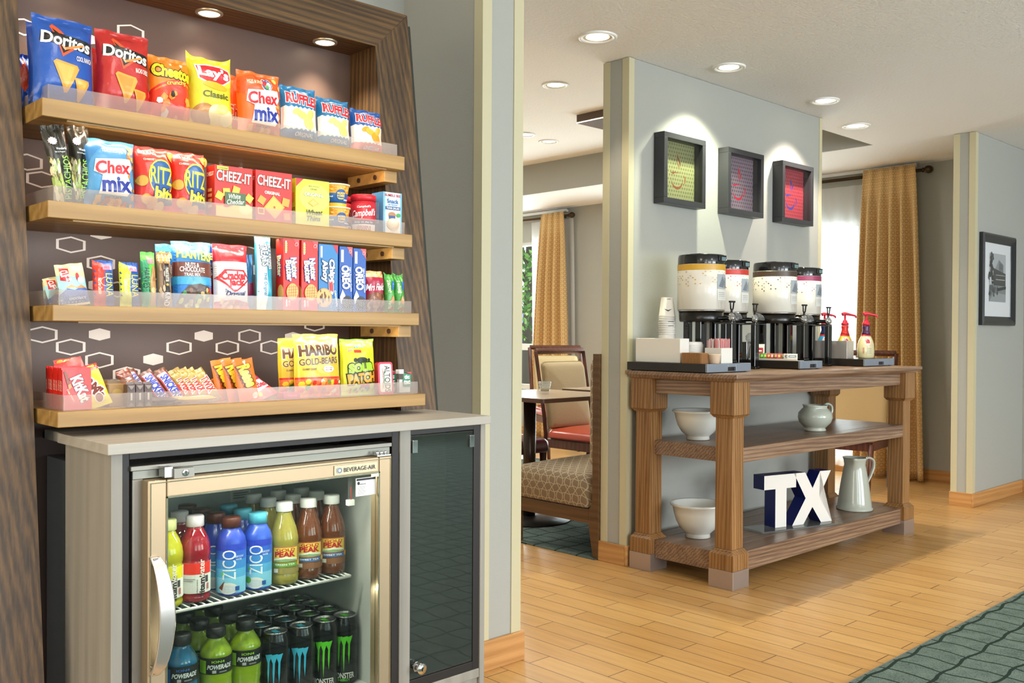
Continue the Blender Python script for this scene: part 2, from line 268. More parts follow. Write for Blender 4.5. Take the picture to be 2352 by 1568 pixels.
class G:
    def __init__(self): self.v = []; self.f = []; self.mi = []; self.sm = []; self.mats = []; self.uv = None
    def m(self, mat):
        if mat not in self.mats: self.mats.append(mat)
        return self.mats.index(mat)
    def poly(self, pts, mat, smooth=False):
        i = len(self.v); self.v += [tuple(p) for p in pts]; self.f.append(tuple(range(i, i+len(pts)))); self.mi.append(self.m(mat)); self.sm.append(smooth)
    def mesh(self, vs, fs, mat, smooth=False):
        i = len(self.v); self.v += [tuple(p) for p in vs]; k = self.m(mat)
        for f in fs: self.f.append(tuple(a+i for a in f)); self.mi.append(k); self.sm.append(smooth)
        return self
    def box(self, x0, x1, y0, y1, z0, z1, mat, top=None, front=None):
        vs = [(x0, y0, z0), (x1, y0, z0), (x1, y1, z0), (x0, y1, z0), (x0, y0, z1), (x1, y0, z1), (x1, y1, z1), (x0, y1, z1)]
        fs = [(0, 3, 2, 1), (4, 5, 6, 7), (0, 1, 5, 4), (1, 2, 6, 5), (2, 3, 7, 6), (3, 0, 4, 7)]
        self.mesh(vs, fs, mat); return self
    def prism(self, pts, a, b, mat, axis='Y'):
        """outline in the two other axes, extruded from a to b"""
        def q(p, t):
            return {'Y': (p[0], t, p[1]), 'X': (t, p[0], p[1]), 'Z': (p[0], p[1], t)}[axis]
        n = len(pts); vs = [q(p, a) for p in pts]+[q(p, b) for p in pts]
        fs = [tuple(range(n)), tuple(range(2*n-1, n-1, -1))]+[(i, n+i, n+(i+1) % n, (i+1) % n) for i in range(n)]
        self.mesh(vs, fs, mat); return self
    def lathe(self, prof, mat, c=(0, 0, 0), n=24, sx=1, sy=1, smooth=True, cap=True, axis='Z'):
        vs = []; 
        for r, z in prof:
            for k in range(n):
                a = 2*PI*k/n; x, y = r*sx*math.cos(a), r*sy*math.sin(a)
                p = (x, y, z) if axis == 'Z' else ((z, x, y) if axis == 'X' else (x, z, y))
                vs.append((p[0]+c[0], p[1]+c[1], p[2]+c[2]))
        fs = [(i*n+k, i*n+(k+1) % n, (i+1)*n+(k+1) % n, (i+1)*n+k) for i in range(len(prof)-1) for k in range(n)]
        self.mesh(vs, fs, mat, smooth)
        if cap:
            i = len(self.v)-len(vs)
            for b, fl in ((0, True), (len(prof)-1, False)):
                if prof[b][0] > 1e-5:
                    ids = [i+b*n+k for k in range(n)]
                    if fl: ids.reverse()
                    self.f.append(tuple(ids)); self.mi.append(self.m(mat)); self.sm.append(False)
        return self
    def tube(self, path, r, mat, n=10, sy=1.0, smooth=False):
        path = [Vector(p) for p in path]; vs = []; rs = list(r) if isinstance(r, (list, tuple)) else [r]*len(path)
        if smooth:
            P2 = []; R2 = []; m_ = len(path)
            for i in range(m_-1):
                a, b, c, d = path[max(i-1, 0)], path[i], path[i+1], path[min(i+2, m_-1)]
                for k in range(5):
                    q = k/5; P2.append(.5*((2*b)+(c-a)*q+(2*a-5*b+4*c-d)*q*q+(3*b-a-3*c+d)*q**3)); R2.append(rs[i]*(1-q)+rs[i+1]*q)
            P2.append(path[-1]); R2.append(rs[-1]); path, rs = P2, R2
        ref = None
        for i, p in enumerate(path):
            t = (path[min(i+1, len(path)-1)]-path[max(i-1, 0)]).normalized()
            if ref is None: ref = Vector((0, 0, 1)) if abs(t.z) < .9 else Vector((1, 0, 0))
            a = t.cross(ref).normalized(); b = a.cross(t).normalized(); ref = b
            for k in range(n):
                q = 2*PI*k/n; vs.append(p+a*rs[i]*math.cos(q)+b*rs[i]*sy*math.sin(q))
        fs = [(i*n+k, i*n+(k+1) % n, (i+1)*n+(k+1) % n, (i+1)*n+k) for i in range(len(path)-1) for k in range(n)]
        fs += [tuple(range(n-1, -1, -1)), tuple(range((len(path)-1)*n, len(path)*n))]
        self.mesh(vs, fs, mat, True); return self
    def grid(self, fn, nu, nv, mat, smooth=True, uvf=None):
        vs = [fn(i/nu, j/nv) for j in range(nv+1) for i in range(nu+1)]
        fs = [(j*(nu+1)+i, j*(nu+1)+i+1, (j+1)*(nu+1)+i+1, (j+1)*(nu+1)+i) for j in range(nv) for i in range(nu)]
        self.mesh(vs, fs, mat, smooth); return self
    def art(self, mapf, W, H, layers, mk=card, maxlen=None, e0=.0005, de=.0002):
        """lay printed shapes on a face of W x H metres; mapf(x, y, e) gives the point lifted by e"""
        lev = 0
        for a in layers:
            parts = []
            if a[0] == 'T':
                _, s, cx, cy, w, h, col, rot, ol, bold, ow, sh = a
                bx = bbox(text_tris(s, 0.0)); sx = w*W/max(1e-6, bx[1]-bx[0]); sy = h*H/max(1e-6, bx[3]-bx[2])
                mxx, mxy = (bx[0]+bx[1])/2, (bx[2]+bx[3])/2; ca, sa = math.cos(R_(rot)), math.sin(R_(rot))
                for (bd, cc) in (((ow+bold, ol),) if ol else ()) + ((bold, col),):
                    tr = []
                    for t in text_tris(s, bd):
                        q = []
                        for x, y in t:
                            x = (x-mxx)*sx; y = (y-mxy)*sy; x += sh*y; q.append((cx*W+x*ca-y*sa, cy*H+x*sa+y*ca))
                        tr.append(q)
                    parts.append((tr, cc))
            elif a[0] == 'E':
                _, cx, cy, rx, ry, col, rot, n = a; ca, sa = math.cos(R_(rot)), math.sin(R_(rot)); pts = []
                for k in range(n):
                    x, y = rx*W*math.cos(2*PI*k/n), ry*H*math.sin(2*PI*k/n); pts.append((cx*W+x*ca-y*sa, cy*H+x*sa+y*ca))
                parts.append(([[pts[0], pts[k], pts[k+1]] for k in range(1, n-1)], col))
            elif a[0] == 'G':
                _, cx, cy, rx, ry, wd, col, rot = a; ca, sa = math.cos(R_(rot)), math.sin(R_(rot)); n = 28; A = []; B = []
                for k in range(n+1):
                    for lst, d in ((A, 0), (B, wd)):
                        x, y = (rx*W-d*W)*math.cos(2*PI*k/n), (ry*H-d*W)*math.sin(2*PI*k/n); lst.append((cx*W+x*ca-y*sa, cy*H+x*sa+y*ca))
                tr = []
                for k in range(n): tr += [[A[k], A[k+1], B[k+1]], [A[k], B[k+1], B[k]]]
                parts.append((tr, col))
            else:
                pts = [(x*W, y*H) for x, y in a[1]]; n = len(pts)
                cx, cy = sum(p[0] for p in pts)/n, sum(p[1] for p in pts)/n
                parts.append(([[(cx, cy), pts[k], pts[(k+1) % n]] for k in range(n)] if n > 4 else [[pts[0], pts[k], pts[k+1]] for k in range(1, n-1)], a[2]))
            for tr, cc in parts:
                lev += 1.6 if a[0] == 'T' else min(1.0, 14/len(layers)); e = e0+de*lev; mat = mk(cc) if isinstance(cc, str) else cc
                st = [list(t) for t in tr]
                while st:
                    t = st.pop()
                    if maxlen:
                        ls = [math.dist(t[i], t[(i+1) % 3]) for i in range(3)]; j = ls.index(max(ls))
                        if ls[j] > maxlen and len(st) < 20000:
                            a_, b_, c_ = t[j], t[(j+1) % 3], t[(j+2) % 3]; md = ((a_[0]+b_[0])/2, (a_[1]+b_[1])/2)
                            st.append([a_, md, c_]); st.append([md, b_, c_]); continue
                    ar = (t[1][0]-t[0][0])*(t[2][1]-t[0][1])-(t[2][0]-t[0][0])*(t[1][1]-t[0][1])
                    if abs(ar) < 1e-10: continue
                    if ar < 0: t = [t[0], t[2], t[1]]
                    self.poly([mapf(x, y, e) for x, y in t], mat)
        return self
    def obj(self, name, parent=None, loc=(0, 0, 0), rot=(0, 0, 0), bevel=0, seg=2, label=None, cat=None, group=None, kind=None, solid=0, uv=None, angle=None):
        me = bpy.data.meshes.new(name); me.from_pydata(self.v, [], self.f)
        for mt in self.mats: me.materials.append(mt)
        me.polygons.foreach_set('material_index', self.mi); me.polygons.foreach_set('use_smooth', self.sm)
        if uv:
            ul = me.uv_layers.new(name='UVMap')
            for l in me.loops: ul.data[l.index].uv = uv[l.vertex_index]
        me.update()
        if angle: me.set_sharp_from_angle(angle=R_(angle))
        o = bpy.data.objects.new(name, me); COL.objects.link(o); o.location = loc; o.rotation_euler = rot
        if parent: o.parent = parent
        if bevel:
            b = o.modifiers.new('bevel', 'BEVEL'); b.width = bevel; b.segments = seg; b.limit_method = 'ANGLE'; b.angle_limit = R_(40)
        if solid:
            s = o.modifiers.new('solid', 'SOLIDIFY'); s.thickness = solid; s.offset = 0
        tag(o, label, cat, group, kind); return o
def tag(o, label=None, cat=None, group=None, kind=None):
    if label: o['label'] = label
    if cat: o['category'] = cat
    if group: o['group'] = group
    if kind: o['kind'] = kind
    return o
def thing(name, loc, label, cat, group=None, rz=0, kind=None):
    o = bpy.data.objects.new(name, None); COL.objects.link(o); o.location = loc; o.rotation_euler = (0, 0, rz); o.empty_display_size = .05
    return tag(o, label, cat, group, kind)
def copy_thing(o, loc, rz=None, label=None, group=None, parent=None):
    c = o.copy(); COL.objects.link(c)
    if parent: c.parent = parent
    else:
        c.location = loc
        if rz is not None: c.rotation_euler = (0, 0, rz)
        if label: c['label'] = label
        if group: c['group'] = group
    for ch in list(o.children): copy_thing(ch, None, parent=c)
    return c
def struct(name, g, **k): return g.obj(name, kind='structure', **k)
def front(x0, z0, yy):            # a flat face looking towards -Y
    return lambda x, y, e: (x0+x, yy-e, z0+y)
def left(x, y0, z0):              # a flat face looking towards -X (u runs towards -Y)
    return lambda u, v, e: (x-e, y0-u, z0+v)

# ------------------------------------------------------------------ room shell
ZC, ZH = 2.45, 2.735
g = G(); g.box(-3, 9.0, -4.5, 9.0, -.06, 0, FLOOR); struct('floor', g)
g = G(); g.box(-3, 7.36, -4.49, 1.445, 0.0003, .006, CARPET); g.box(-3, 7.36, 1.445, 1.449, 0.0003, .007, M('8d8a80', .4, .5))
g.obj('carpet', label='teal grey carpet with dark wavy grid in the near right corner', cat='carpet')
g = G(); g.box(3.53, 6.0, 3.10, 6.0, 0.0003, .006, CARPET); g.obj('carpet', label='teal grey carpet with dark wavy grid under the dining bench', cat='carpet')
g = G(); g.box(-3, 7.37, -4.5, 3.08, ZC, ZC+.3, CEIL); g.box(6.43, 7.37, 3.08, 9, ZC, ZC+.3, CEIL); g.box(-3, 2.08, 3.08, 9, ZC, ZC+.3, CEIL)
struct('ceiling', g)
g = G(); g.box(2.08, 6.43, 3.08, 9, ZH, ZH+.06, CEIL); struct('ceiling', g)
g = G(); g.box(6.42, 6.43, 3.08, 9, ZC+.002, ZH, WALL); g.box(2.27, 6.42, 3.07, 3.08, ZC+.002, ZH, WALL); struct('trim_1', g)
# wall with the windows (plane x = 7.37)
WX = 7.37
W1 = (3.62, 5.9, .05, 2.06); W2 = (7.22, 8.8, .50, 2.14)
g = G()
for y0, y1 in ((-4.5, W1[0]), (W1[1], W2[0]), (W2[1], 9)): g.box(WX, WX+.16, y0, y1, 0, ZC, WALL)
for w in (W1, W2): g.box(WX, WX+.16, w[0], w[1], 0, w[2], WALL); g.box(WX, WX+.16, w[0], w[1], w[3], ZC, WALL)
struct('wall_right', g)
for i, w in enumerate((W1, W2)):
    g = G(); t = .05; wm = M('dcdcd8', .4)
    g.box(WX+.03, WX+.11, w[0], w[1], w[2], w[2]+t, wm); g.box(WX+.03, WX+.11, w[0], w[1], w[3]-t, w[3], wm)
    g.box(WX+.03, WX+.11, w[0], w[0]+t, w[2]+t, w[3]-t, wm); g.box(WX+.03, WX+.11, w[1]-t, w[1], w[2]+t, w[3]-t, wm)
    if i == 1: g.box(WX+.04, WX+.10, w[0]+t, w[1]-t, .93, 1.0, wm)
    f = struct('window_%d' % (i+1), g)
    g = G(); g.box(WX+.065, WX+.071, w[0]+t, w[1]-t, w[2]+t, w[3]-t, WPANE); g.obj('pane', parent=f)
# lobby walls out of the frame
g = G()
for x0, x1 in ((-3, -2.4), (0, .6), (3.0, 3.6), (6.0, 9.0)): g.box(x0, x1, -4.66, -4.5, 0, ZC, WALL)
for x0, x1 in ((-2.4, 0), (.6, 3.0), (3.6, 6.0)): g.box(x0, x1, -4.66, -4.5, 0, .3, WALL); g.box(x0, x1, -4.66, -4.5, 2.3, ZC, WALL)
struct('wall_front', g)
g = G(); g.box(-3.16, -3, -4.66, 9, 0, ZH, WALL); struct('wall_left', g)
g = G(); g.box(2.08, 7.5, 9, 9.16, 0, ZH, WALL); struct('wall_back', g)
g = G(); g.box(-3, 2.085, 2.76, 2.9, 0, ZC, WALL); struct('wall_alcove', g)
# near pier between the snack alcove and the opening
g = G(); g.box(2.085, 2.265, 2.332, 9, 0, ZH, WALL)
struct('wall_pier', g)
g = G()
for (x0, x1, y0, y1) in ((2.081, 2.122, 2.328, 2.3318), (2.081, 2.0848, 2.332, 2.370), (2.225, 2.269, 2.328, 2.3318), (2.2652, 2.269, 2.332, 2.37)): g.box(x0, x1, y0, y1, .085, ZC-.001, GUARD)
struct('trim_2', g)
g = G(); g.box(2.07, 2.281, 2.318, 2.3315, 0, .10, BASEW); g.box(2.2655, 2.281, 2.3315, 6, 0, .10, BASEW); struct('baseboard_pier', g, bevel=.002)
# coffee wall
CX0, CX1, CY0, CY1 = 3.558, 5.41, 2.925, 3.08
g = G(); g.box(CX0, CX1, CY0, CY1, 0, ZC-.002, WALL); struct('wall_coffee', g)
g = G()
for (x0, x1, y0, y1) in ((CX0-.004, CX0-.0002, CY0-.0002, CY0+.038), (CX0-.004, CX0+.036, CY0-.004, CY0-.0003), (CX0-.004, CX0-.0002, CY1-.038, CY1+.004), (CX1-.028, CX1+.004, CY0-.004, CY0-.0003), (CX1+.0002, CX1+.004, CY0-.0002, CY0+.036)): g.box(x0, x1, y0, y1, .088, ZC-.003, GUARD)
struct('trim_3', g)
g = G(); g.box(CX0-.014, CX1+.014, CY0-.014, CY0-.0005, 0, .098, BASEW); g.box(CX0-.014, CX0-.0005, CY0-.0005, CY1+.012, 0, .098, BASEWY); struct('baseboard_coffee', g, bevel=.003)
# right stub wall
SX, SY0, SY1 = 6.452, 2.402, 2.535
g = G(); g.box(SX, WX, SY0, SY1, 0, ZC-.002, WALL); struct('wall_stub', g)
g = G()
for (x0, x1, y0, y1) in ((SX-.004, SX-.0002, SY0-.0002, SY0+.036), (SX-.004, SX+.04, SY0-.004, SY0-.0003), (SX-.004, SX-.0002, SY1-.036, SY1+.004)): g.box(x0, x1, y0, y1, .085, ZC-.003, GUARD)
struct('trim_4', g)
g = G(); g.box(SX-.013, WX-.002, SY0-.013, SY0-.0005, 0, .09, BASEW); g.box(SX-.013, SX-.0005, SY0-.0005, SY1+.01, 0, .09, BASEWY); struct('baseboard_stub', g, bevel=.002)
g = G(); g.box(WX-.014, WX-.0005, SY1+.001, 9, 0, .09, BASEWY); g.box(WX-.014, WX-.0005, -4.4, SY0-.014, 0, .09, BASEWY); struct('baseboard_right', g, bevel=.002)
# flat wood panel under the high ceiling
g = G(); g.box(5.2, 6.0, 3.5, 4.77, 2.672, 2.734, M('5d4a3c', .5)); g.obj('ceiling_panel', label='flat brown wood panel fixed under the dining room ceiling', cat='ceiling panel')

# outside
g = G(); g.box(7.6, 40, -30, 40, .0, .1, M('c9c6be', .9)); struct('ground', g)

# ------------------------------------------------------------------ downlights
def downlight(x, y, z, label, r=.088, e=14, c=WARM, spot=95, sp=True, glow=6.0, gc='fff3dc', grp='recessed ceiling downlights'):
    t = thing('recessed_downlight', (x, y, z), label, 'ceiling light', grp)
    g = G(); g.lathe([(r, 0), (r, -.005), (r*.93, -.009), (r*.76, -.006), (r*.74, -.001)], M('f1efe9', .35), n=36, cap=False); g.obj('trim_ring', parent=t)
    g = G(); g.lathe([(r*.745, -.003), (r*.55, -.0015)], M('f4ead8', .2, .6), n=36, cap=False); g.obj('reflector', parent=t)
    g = G(); g.lathe([(r*.6, -.0025), (.0001, -.0022)], emit(gc, glow), n=32, cap=False); g.obj('lamp', parent=t)
    if sp: lamp('downlight_beam', 'SPOT', (x, y, z-.03), e, c, (0, 0, 0), .03, spot=spot, blend=.5)
downlight(3.22, 2.83-.0, ZC, 'largest recessed downlight, nearest the top of the striped column')
downlight(4.05, 2.69, ZC, 'recessed downlight above the green and grey framed cup pictures', r=.082, e=62, c=(.97, 1, .74), spot=108)
downlight(5.01, 2.69, ZC, 'recessed downlight above the red framed cup picture', r=.082, e=52, c=(1, .87, .74), spot=104)
downlight(5.75, 2.87, ZC, 'wide recessed downlight in front of the sheer curtain')
downlight(4.47, 4.29, ZH, 'recessed downlight in the raised dining ceiling, nearest', glow=4, gc='f4ffd8')
downlight(5.75, 5.59, ZH, 'recessed downlight in the raised dining ceiling, farthest from the camera', glow=3, gc='f4ffd8', sp=False)
downlight(5.41, 5.53, ZH, 'recessed downlight half hidden by the wall edge in the raised dining ceiling', glow=3, gc='f4ffd8', sp=False)

# ------------------------------------------------------------------ snack niche
def lean(z): return 2.016+.125*(z-.914)          # front plane of the leaning frame
NX0, NX1, NZ1 = .615, 1.520, 1.90                # clear opening
t = thing('display_niche', (1.07, 2.1, 0), 'dark walnut framed snack niche leaning back behind the grey counter', 'display niche')
def slab(x0, x1, z0, z1, mat, th=.04, off=0.0):
    g = G(); vs = []
    for y in (0, th):
        for x, z in ((x0, z0), (x1, z0), (x1, z1), (x0, z1)): vs.append((x-1.07, lean(z)+off+y-2.1, z))
    g.mesh(vs, [(0, 1, 2, 3), (7, 6, 5, 4), (0, 4, 5, 1), (1, 5, 6, 2), (2, 6, 7, 3), (3, 7, 4, 0)], mat); return g
slab(NX0-.19, NX0, 0, 2.02, FRAMEW).obj('left_frame', parent=t)
slab(NX1, NX1+.118, 0, NZ1, FRAMEW).obj('right_frame', parent=t)
g = G(); vs = [(x-1.07, lean(z)+y-2.1, z) for y in (0, .04) for x, z in ((NX0, NZ1), (NX1, NZ1), (NX1+.118, 2.014), (NX0-.1, 2.014))]
g.mesh(vs, [(0, 1, 2, 3), (7, 6, 5, 4), (0, 4, 5, 1), (1, 5, 6, 2), (2, 6, 7, 3), (3, 7, 4, 0)], FRAMEWX)
g.obj('top_frame', parent=t)
g = G(); vs = [(x-1.07, lean(z)+y-2.1, z) for y in (0, .041) for x, z in ((NX1, NZ1), (NX1+.118, NZ1), (NX1+.118, 2.013))]
g.mesh(vs, [(0, 1, 2), (5, 4, 3), (0, 3, 4, 1), (1, 4, 5, 2), (2, 5, 3, 0)], FRAMEW); g.obj('mitre_corner', parent=t)
BY = 2.262
def cheek(x0, x1, mat, name, z0=0.0, z1=1.93):
    g = G(); g.prism([(lean(z0)+.0405-2.1, z0), (BY+.02-2.1, z0), (BY+.02-2.1, z1), (lean(z1)+.0405-2.1, z1)], x0-1.07, x1-1.07, mat, 'X'); g.obj(name, parent=t)
cheek(NX0-.02, NX0, FRAMEW, 'left_cheek'); cheek(NX1, NX1+.02, FRAMEW, 'right_cheek')
cheek(NX1+.119, NX1+.158, M('2a2a20', .7), 'shadow_strip', 0, 2.0)  # dark slab added as the shadow band beside the right frame
g = G(); g.box(NX0-1.07, NX1-1.07, lean(NZ1)+.0405-2.1, BY-2.1, NZ1, NZ1+.025, FRAMEWX); g.obj('soffit_board', parent=t)
g = G(); BX0, BZ0 = NX0-1.07, .01  # panel carried to the floor so the gap beside the cabinet reads as shadow
g.box(NX0-1.07, NX1-1.07, BY-2.1, BY+.02-2.1, BZ0, NZ1, M('57443a', .42, 0, 0, .3))
HC = M('e6dbcf', .5); bf = lambda x, z, e: (x, BY-2.1-e, z)
def hexa(px, pz, r, filled):
    a, h, s = r*.9, r*.53, r*.30
    pts = [(px, pz+h), (px-a, pz+s), (px-a, pz-s), (px, pz-h), (px+a, pz-s), (px+a, pz+s)]
    if filled: g.poly([bf(x, z, .0006) for x, z in pts], HC)
    else:
        w = 1-.0036/(r*.53)
        for k in range(6):
            a1, b1 = pts[k], pts[(k+1) % 6]; c = (px+(b1[0]-px)*w, pz+(b1[1]-pz)*w); d = (px+(a1[0]-px)*w, pz+(a1[1]-pz)*w)
            g.poly([bf(x, z, .0006) for x, z in (a1, b1, c, d)], HC)
for hx in ((-0.303, 1.315, 0.036, 0), (-0.236, 1.346, 0.027, 1), (-0.236, 1.276, 0.036, 0), (-0.364, 1.110, 0.036, 0), (-0.303, 1.082, 0.036, 0), (-0.239, 1.111, 0.027, 1), (-0.239, 1.051, 0.036, 0), (-0.176, 1.016, 0.036, 0), (-0.112, 1.051, 0.027, 1), (-0.047, 1.080, 0.036, 0), (0.017, 1.108, 0.027, 1), (0.081, 1.078, 0.036, 0), (0.143, 1.107, 0.036, 0), (0.206, 1.078, 0.036, 0), (0.271, 1.105, 0.027, 1), (0.270, 1.045, 0.036, 0), (0.338, 1.140, 0.036, 0), (0.268, 0.995, 0.027, 1), (-0.168, 1.827, 0.036, 0), (0.089, 1.533, 0.036, 0), (0.150, 1.573, 0.036, 0), (-0.366, 1.456, 0.036, 0), (-0.396, 1.491, 0.036, 0), (0.089, 1.366, 0.036, 0), (0.157, 1.353, 0.036, 0), (0.028, 1.331, 0.027, 1), (0.163, 1.281, 0.027, 1), (-0.198, 1.217, 0.036, 0), (-0.125, 1.233, 0.036, 0), (-0.240, 1.225, 0.027, 1), (-0.167, 1.373, 0.036, 0), (-0.273, 1.791, 0.027, 1), (-0.403, 1.787, 0.036, 0)):
    if NX0-1.07 < hx[0]-hx[2] and hx[0]+hx[2] < NX1-1.07: hexa(*hx)
g.obj('back_panel', parent=t)
for lx in (.735, 1.07, 1.40):
    g = G(); g.lathe([(.033, 0), (.033, -.003), (.026, -.005), (.025, -.002)], M('d9c9a8', .3, .8), n=28, cap=False)
    p = g.obj('puck_light', parent=t, loc=(lx-1.07, 2.202-2.1, NZ1))
    g = G(); g.lathe([(.026, -.003), (.0001, -.0028)], emit('fff0d0', 9), n=28, cap=False); g.obj('lens', parent=p)
    lamp('niche_spot', 'SPOT', (lx, 2.202, NZ1-.012), 9, (1, .88, .70), (R_(-8), 0, 0), .02, spot=105, blend=.7)

SHY = {1: 1.996, 2: 1.962, 3: 1.932, 4: 1.904}; SHZ = {1: 1.579, 2: 1.373, 3: 1.169, 4: .964}
ordn = {1: 'topmost', 2: 'second from the top', 3: 'third from the top', 4: 'lowest'}
for s in (1, 2, 3, 4):
    y, z = SHY[s], SHZ[s]; th = {1: .036, 2: .033, 3: .031, 4: .03}[s]
    t = thing('display_shelf', (1.07, y, z-th), 'light oak snack shelf with clear plastic lip, '+ordn[s]+' in the niche', 'shelf', 'oak shelves in the snack niche')
    g = G(); g.box(-.448, .443, 0, .045, 0, th, SHELFW); g.box(-.448, .443, .045, BY-.002-y, th-.018 if False else 0, th, SHELFW); g.obj('board', parent=t, bevel=.0015)
    g = G(); g.box(-.433, .427, .012, .015, th+.0003, th+.031, ACRYL); g.box(-.4335, -.4305, .016, .20, th+.0003, th+.031, ACRYL); g.obj('plastic_lip', parent=t)
    if s < 4:
        g = G(); g.box(.40, .44, .03, .20, -.03, -.0003, SHELFW); b = g.obj('bracket', parent=t, bevel=.001)
        for yy in (.07, .145):
            g = G(); g.lathe([(.0065, -.002), (.0065, .001), (.003, .0012), (.0001, .0005)], M('3a2418', .4), c=(.3985, yy, -.015), n=16, axis='X'); g.obj('screw', parent=b)

for s in (1, 2, 3):
    y, z = SHY[s], SHZ[s]-{1: .036, 2: .033, 3: .031}[s]
    g = G(); g.box(.672, 1.46, y+.008, y+.0135, z-.0035, z-.0004, SHELFW); g.box(.68, 1.45, y+.0136, y+.0142, z-.0032, z-.0008, emit('ffe2c4', 4))
    g.obj('light_strip', label='slim light strip under the front edge of the %s oak shelf' % ordn[s].replace('topmost', 'top'), cat='light strip')
    lamp('shelf_strip_light', 'AREA', (1.07, y+.018, z-.004), 1.0, (1, .78, .60) if s == 1 else (1, .90, .80), (R_(40), 0, 0), .76, .004)

# ------------------------------------------------------------------ counter with fridge and glass cupboard
CYF, CX_0, CX_1 = 1.744, .656, 1.594
g = G(); g.box(CX_0, CX_1, CYF, 2.010, .894, .914, LAMINX); g.box(NX0+.001 if False else .66, 1.512, 2.0105, 2.10, .894, .914, LAMINX)
g.obj('worktop', bevel=.0012, label='pale grey laminate worktop under the snack niche', cat='worktop')
t = thing('counter_cabinet', (1.12, 1.88, 0), 'grey laminate cabinet housing the drinks fridge and a smoked glass cupboard', 'cabinet')
ox, oy = 1.12, 1.88
def bx(name, x0, x1, y0, y1, z0, z1, mat, parent=t, bevel=.001):
    g = G(); g.box(x0-ox, x1-ox, y0-oy, y1-oy, z0, z1, mat); return g.obj(name, parent=parent, bevel=bevel)
F0 = 1.7605
bx('side_panel', .668, .689, F0, 2.0, 0, .8935, LAMIN)
bx('side_panel', 1.575, 1.590, F0, 1.895, 0, .8935, LAMIN)
bx('divider', 1.325, 1.356, F0, 2.25, .0, .8935, LAMIN)
bx('bottom_rail', 1.357, 1.574, F0+.001, 1.79, .262, .284, LAMIN)
bx('lower_panel', 1.357, 1.574, F0+.008, 1.80, 0, .2615, LAMIN)
bx('back_board', 1.357, 1.574, 1.882, 1.895, 0, .89, DARKTRIM, bevel=0)
g = G()
g.box(.6895-ox, .703-ox, F0+.004-oy, 1.98-oy, 0, .893, DARKTRIM); g.box(1.305-ox, 1.3245-ox, F0+.004-oy, 1.98-oy, 0, .893, DARKTRIM); g.box(.703-ox, 1.305-ox, F0+.004-oy, 2.25-oy, .880, .893, DARKTRIM)
g.obj('black_trim', parent=t, bevel=.001)
g = G()
g.box(1.3565-ox, 1.3585-ox, F0+.003-oy, 1.88-oy, .285, .893, DARKTRIM); g.box(1.554-ox, 1.5745-ox, F0+.003-oy, 1.88-oy, .285, .893, DARKTRIM); g.box(1.3585-ox, 1.554-ox, F0+.003-oy, 1.88-oy, .880, .893, DARKTRIM); g.box(1.3585-ox, 1.554-ox, F0+.003-oy, 1.97-oy, .285, .305, DARKTRIM)
g.box(1.359-ox, 1.5535-ox, 1.87-oy, 1.88-oy, .305, .88, M('8a9088', .6))
g.obj('cupboard_liner', parent=t, bevel=.001)
d = bx('glass_door', 1.359, 1.5525, F0+.004, F0+.010, .3065, .8785, SMOKE)
for xx in (1.360, 1.537):
    bx('hinge_clip', xx, xx+.0145, F0-.003, F0+.0035, .838, .868, CHROME, d)
kb = G(); kb.lathe([(.008, 0), (.008, -.006), (.013, -.008), (.0135, -.014), (.010, -.018), (.010, -.022), (.0125, -.023), (.0125, -.028), (.0001, -.0285)], CHROME, n=28, axis='Y')
kn = kb.obj('lock_knob', parent=d, loc=(1.374-ox, F0+.0035-oy, .336))
g = G(); g.box(-.0012, .0012, -.0292, -.0287, -.005, .005, BLACK); g.obj('keyhole', parent=kn)

# fridge
fx0, fx1 = .706, 1.299; FD = 1.738
fr = thing('undercounter_fridge', (1.0, 1.87, 0), 'glass door drinks fridge with gold tinted aluminium frame under the worktop', 'fridge')
ox, oy = 1.0, 1.87
def fb(name, x0, x1, y0, y1, z0, z1, mat, parent=fr, bevel=.001):
    g = G(); g.box(x0-ox, x1-ox, y0-oy, y1-oy, z0, z1, mat); return g.obj(name, parent=parent, bevel=bevel)
INN = M('c3c4c0', .5)
g = G()
for (x0, x1, y0, y1, z0, z1) in ((.712, .745, 1.775, 2.25, .1, .84), (1.298, 1.304, 1.775, 2.25, .1, .84), (.745, 1.298, 1.775, 2.25, .825, .84), (.745, 1.298, 1.775, 2.25, .1, .293)): g.box(x0-ox, x1-ox, y0-oy, y1-oy, z0, z1, INN)
g.obj('cabinet_body', parent=fr, bevel=.001)
g = G(); g.box(.745-ox, 1.298-ox, 2.242-oy, 2.25-oy, .293, .825, INN)
g.obj('back_liner', parent=fr)
g = G(); g.box(1.15-ox, 1.205-ox, 2.240-oy, 2.2415-oy, .685, .725, WHITE); g.art(front(1.15-ox, .685, 2.240-oy), .055, .04, [Rr(.03, .7, .97, .97, 'c0392b'), T('DANGER', .5, .83, .8, .16, 'ffffff'), Rr(.1, .5, .9, .56, '555555'), Rr(.1, .36, .85, .42, '555555'), Rr(.1, .2, .7, .26, '555555')])
g.obj('warning_label', parent=fr)
g = G(); g.box(.709-ox, fx1-ox, 1.765-oy, 1.80-oy, .842, .8585, M('85857a', .4, .7)); g.box(fx0-.003-ox, fx1-ox, 1.757-oy, 1.80-oy, .859, .868, BRUSH); g.box(.709-ox, .729-ox, 1.766-oy, 1.79-oy, .1, .842, M('8a8378', .35, .7)); g.box(1.292-ox, 1.298-ox, 1.766-oy, 1.79-oy, .1, .842, M('8a8378', .35, .7)); g.obj('top_rail', parent=fr, bevel=.001)
DX0, DX1, DZ1, DZ0 = .727, 1.285, .841, .22
d = thing('door', (0, 0, 0), None, None); d.parent = fr
g = G()
def dr(x0, x1, z0, z1, y0=FD, y1=FD+.034, m=ALU): g.box(x0-ox, x1-ox, y0-oy, y1-oy, z0, z1, m)
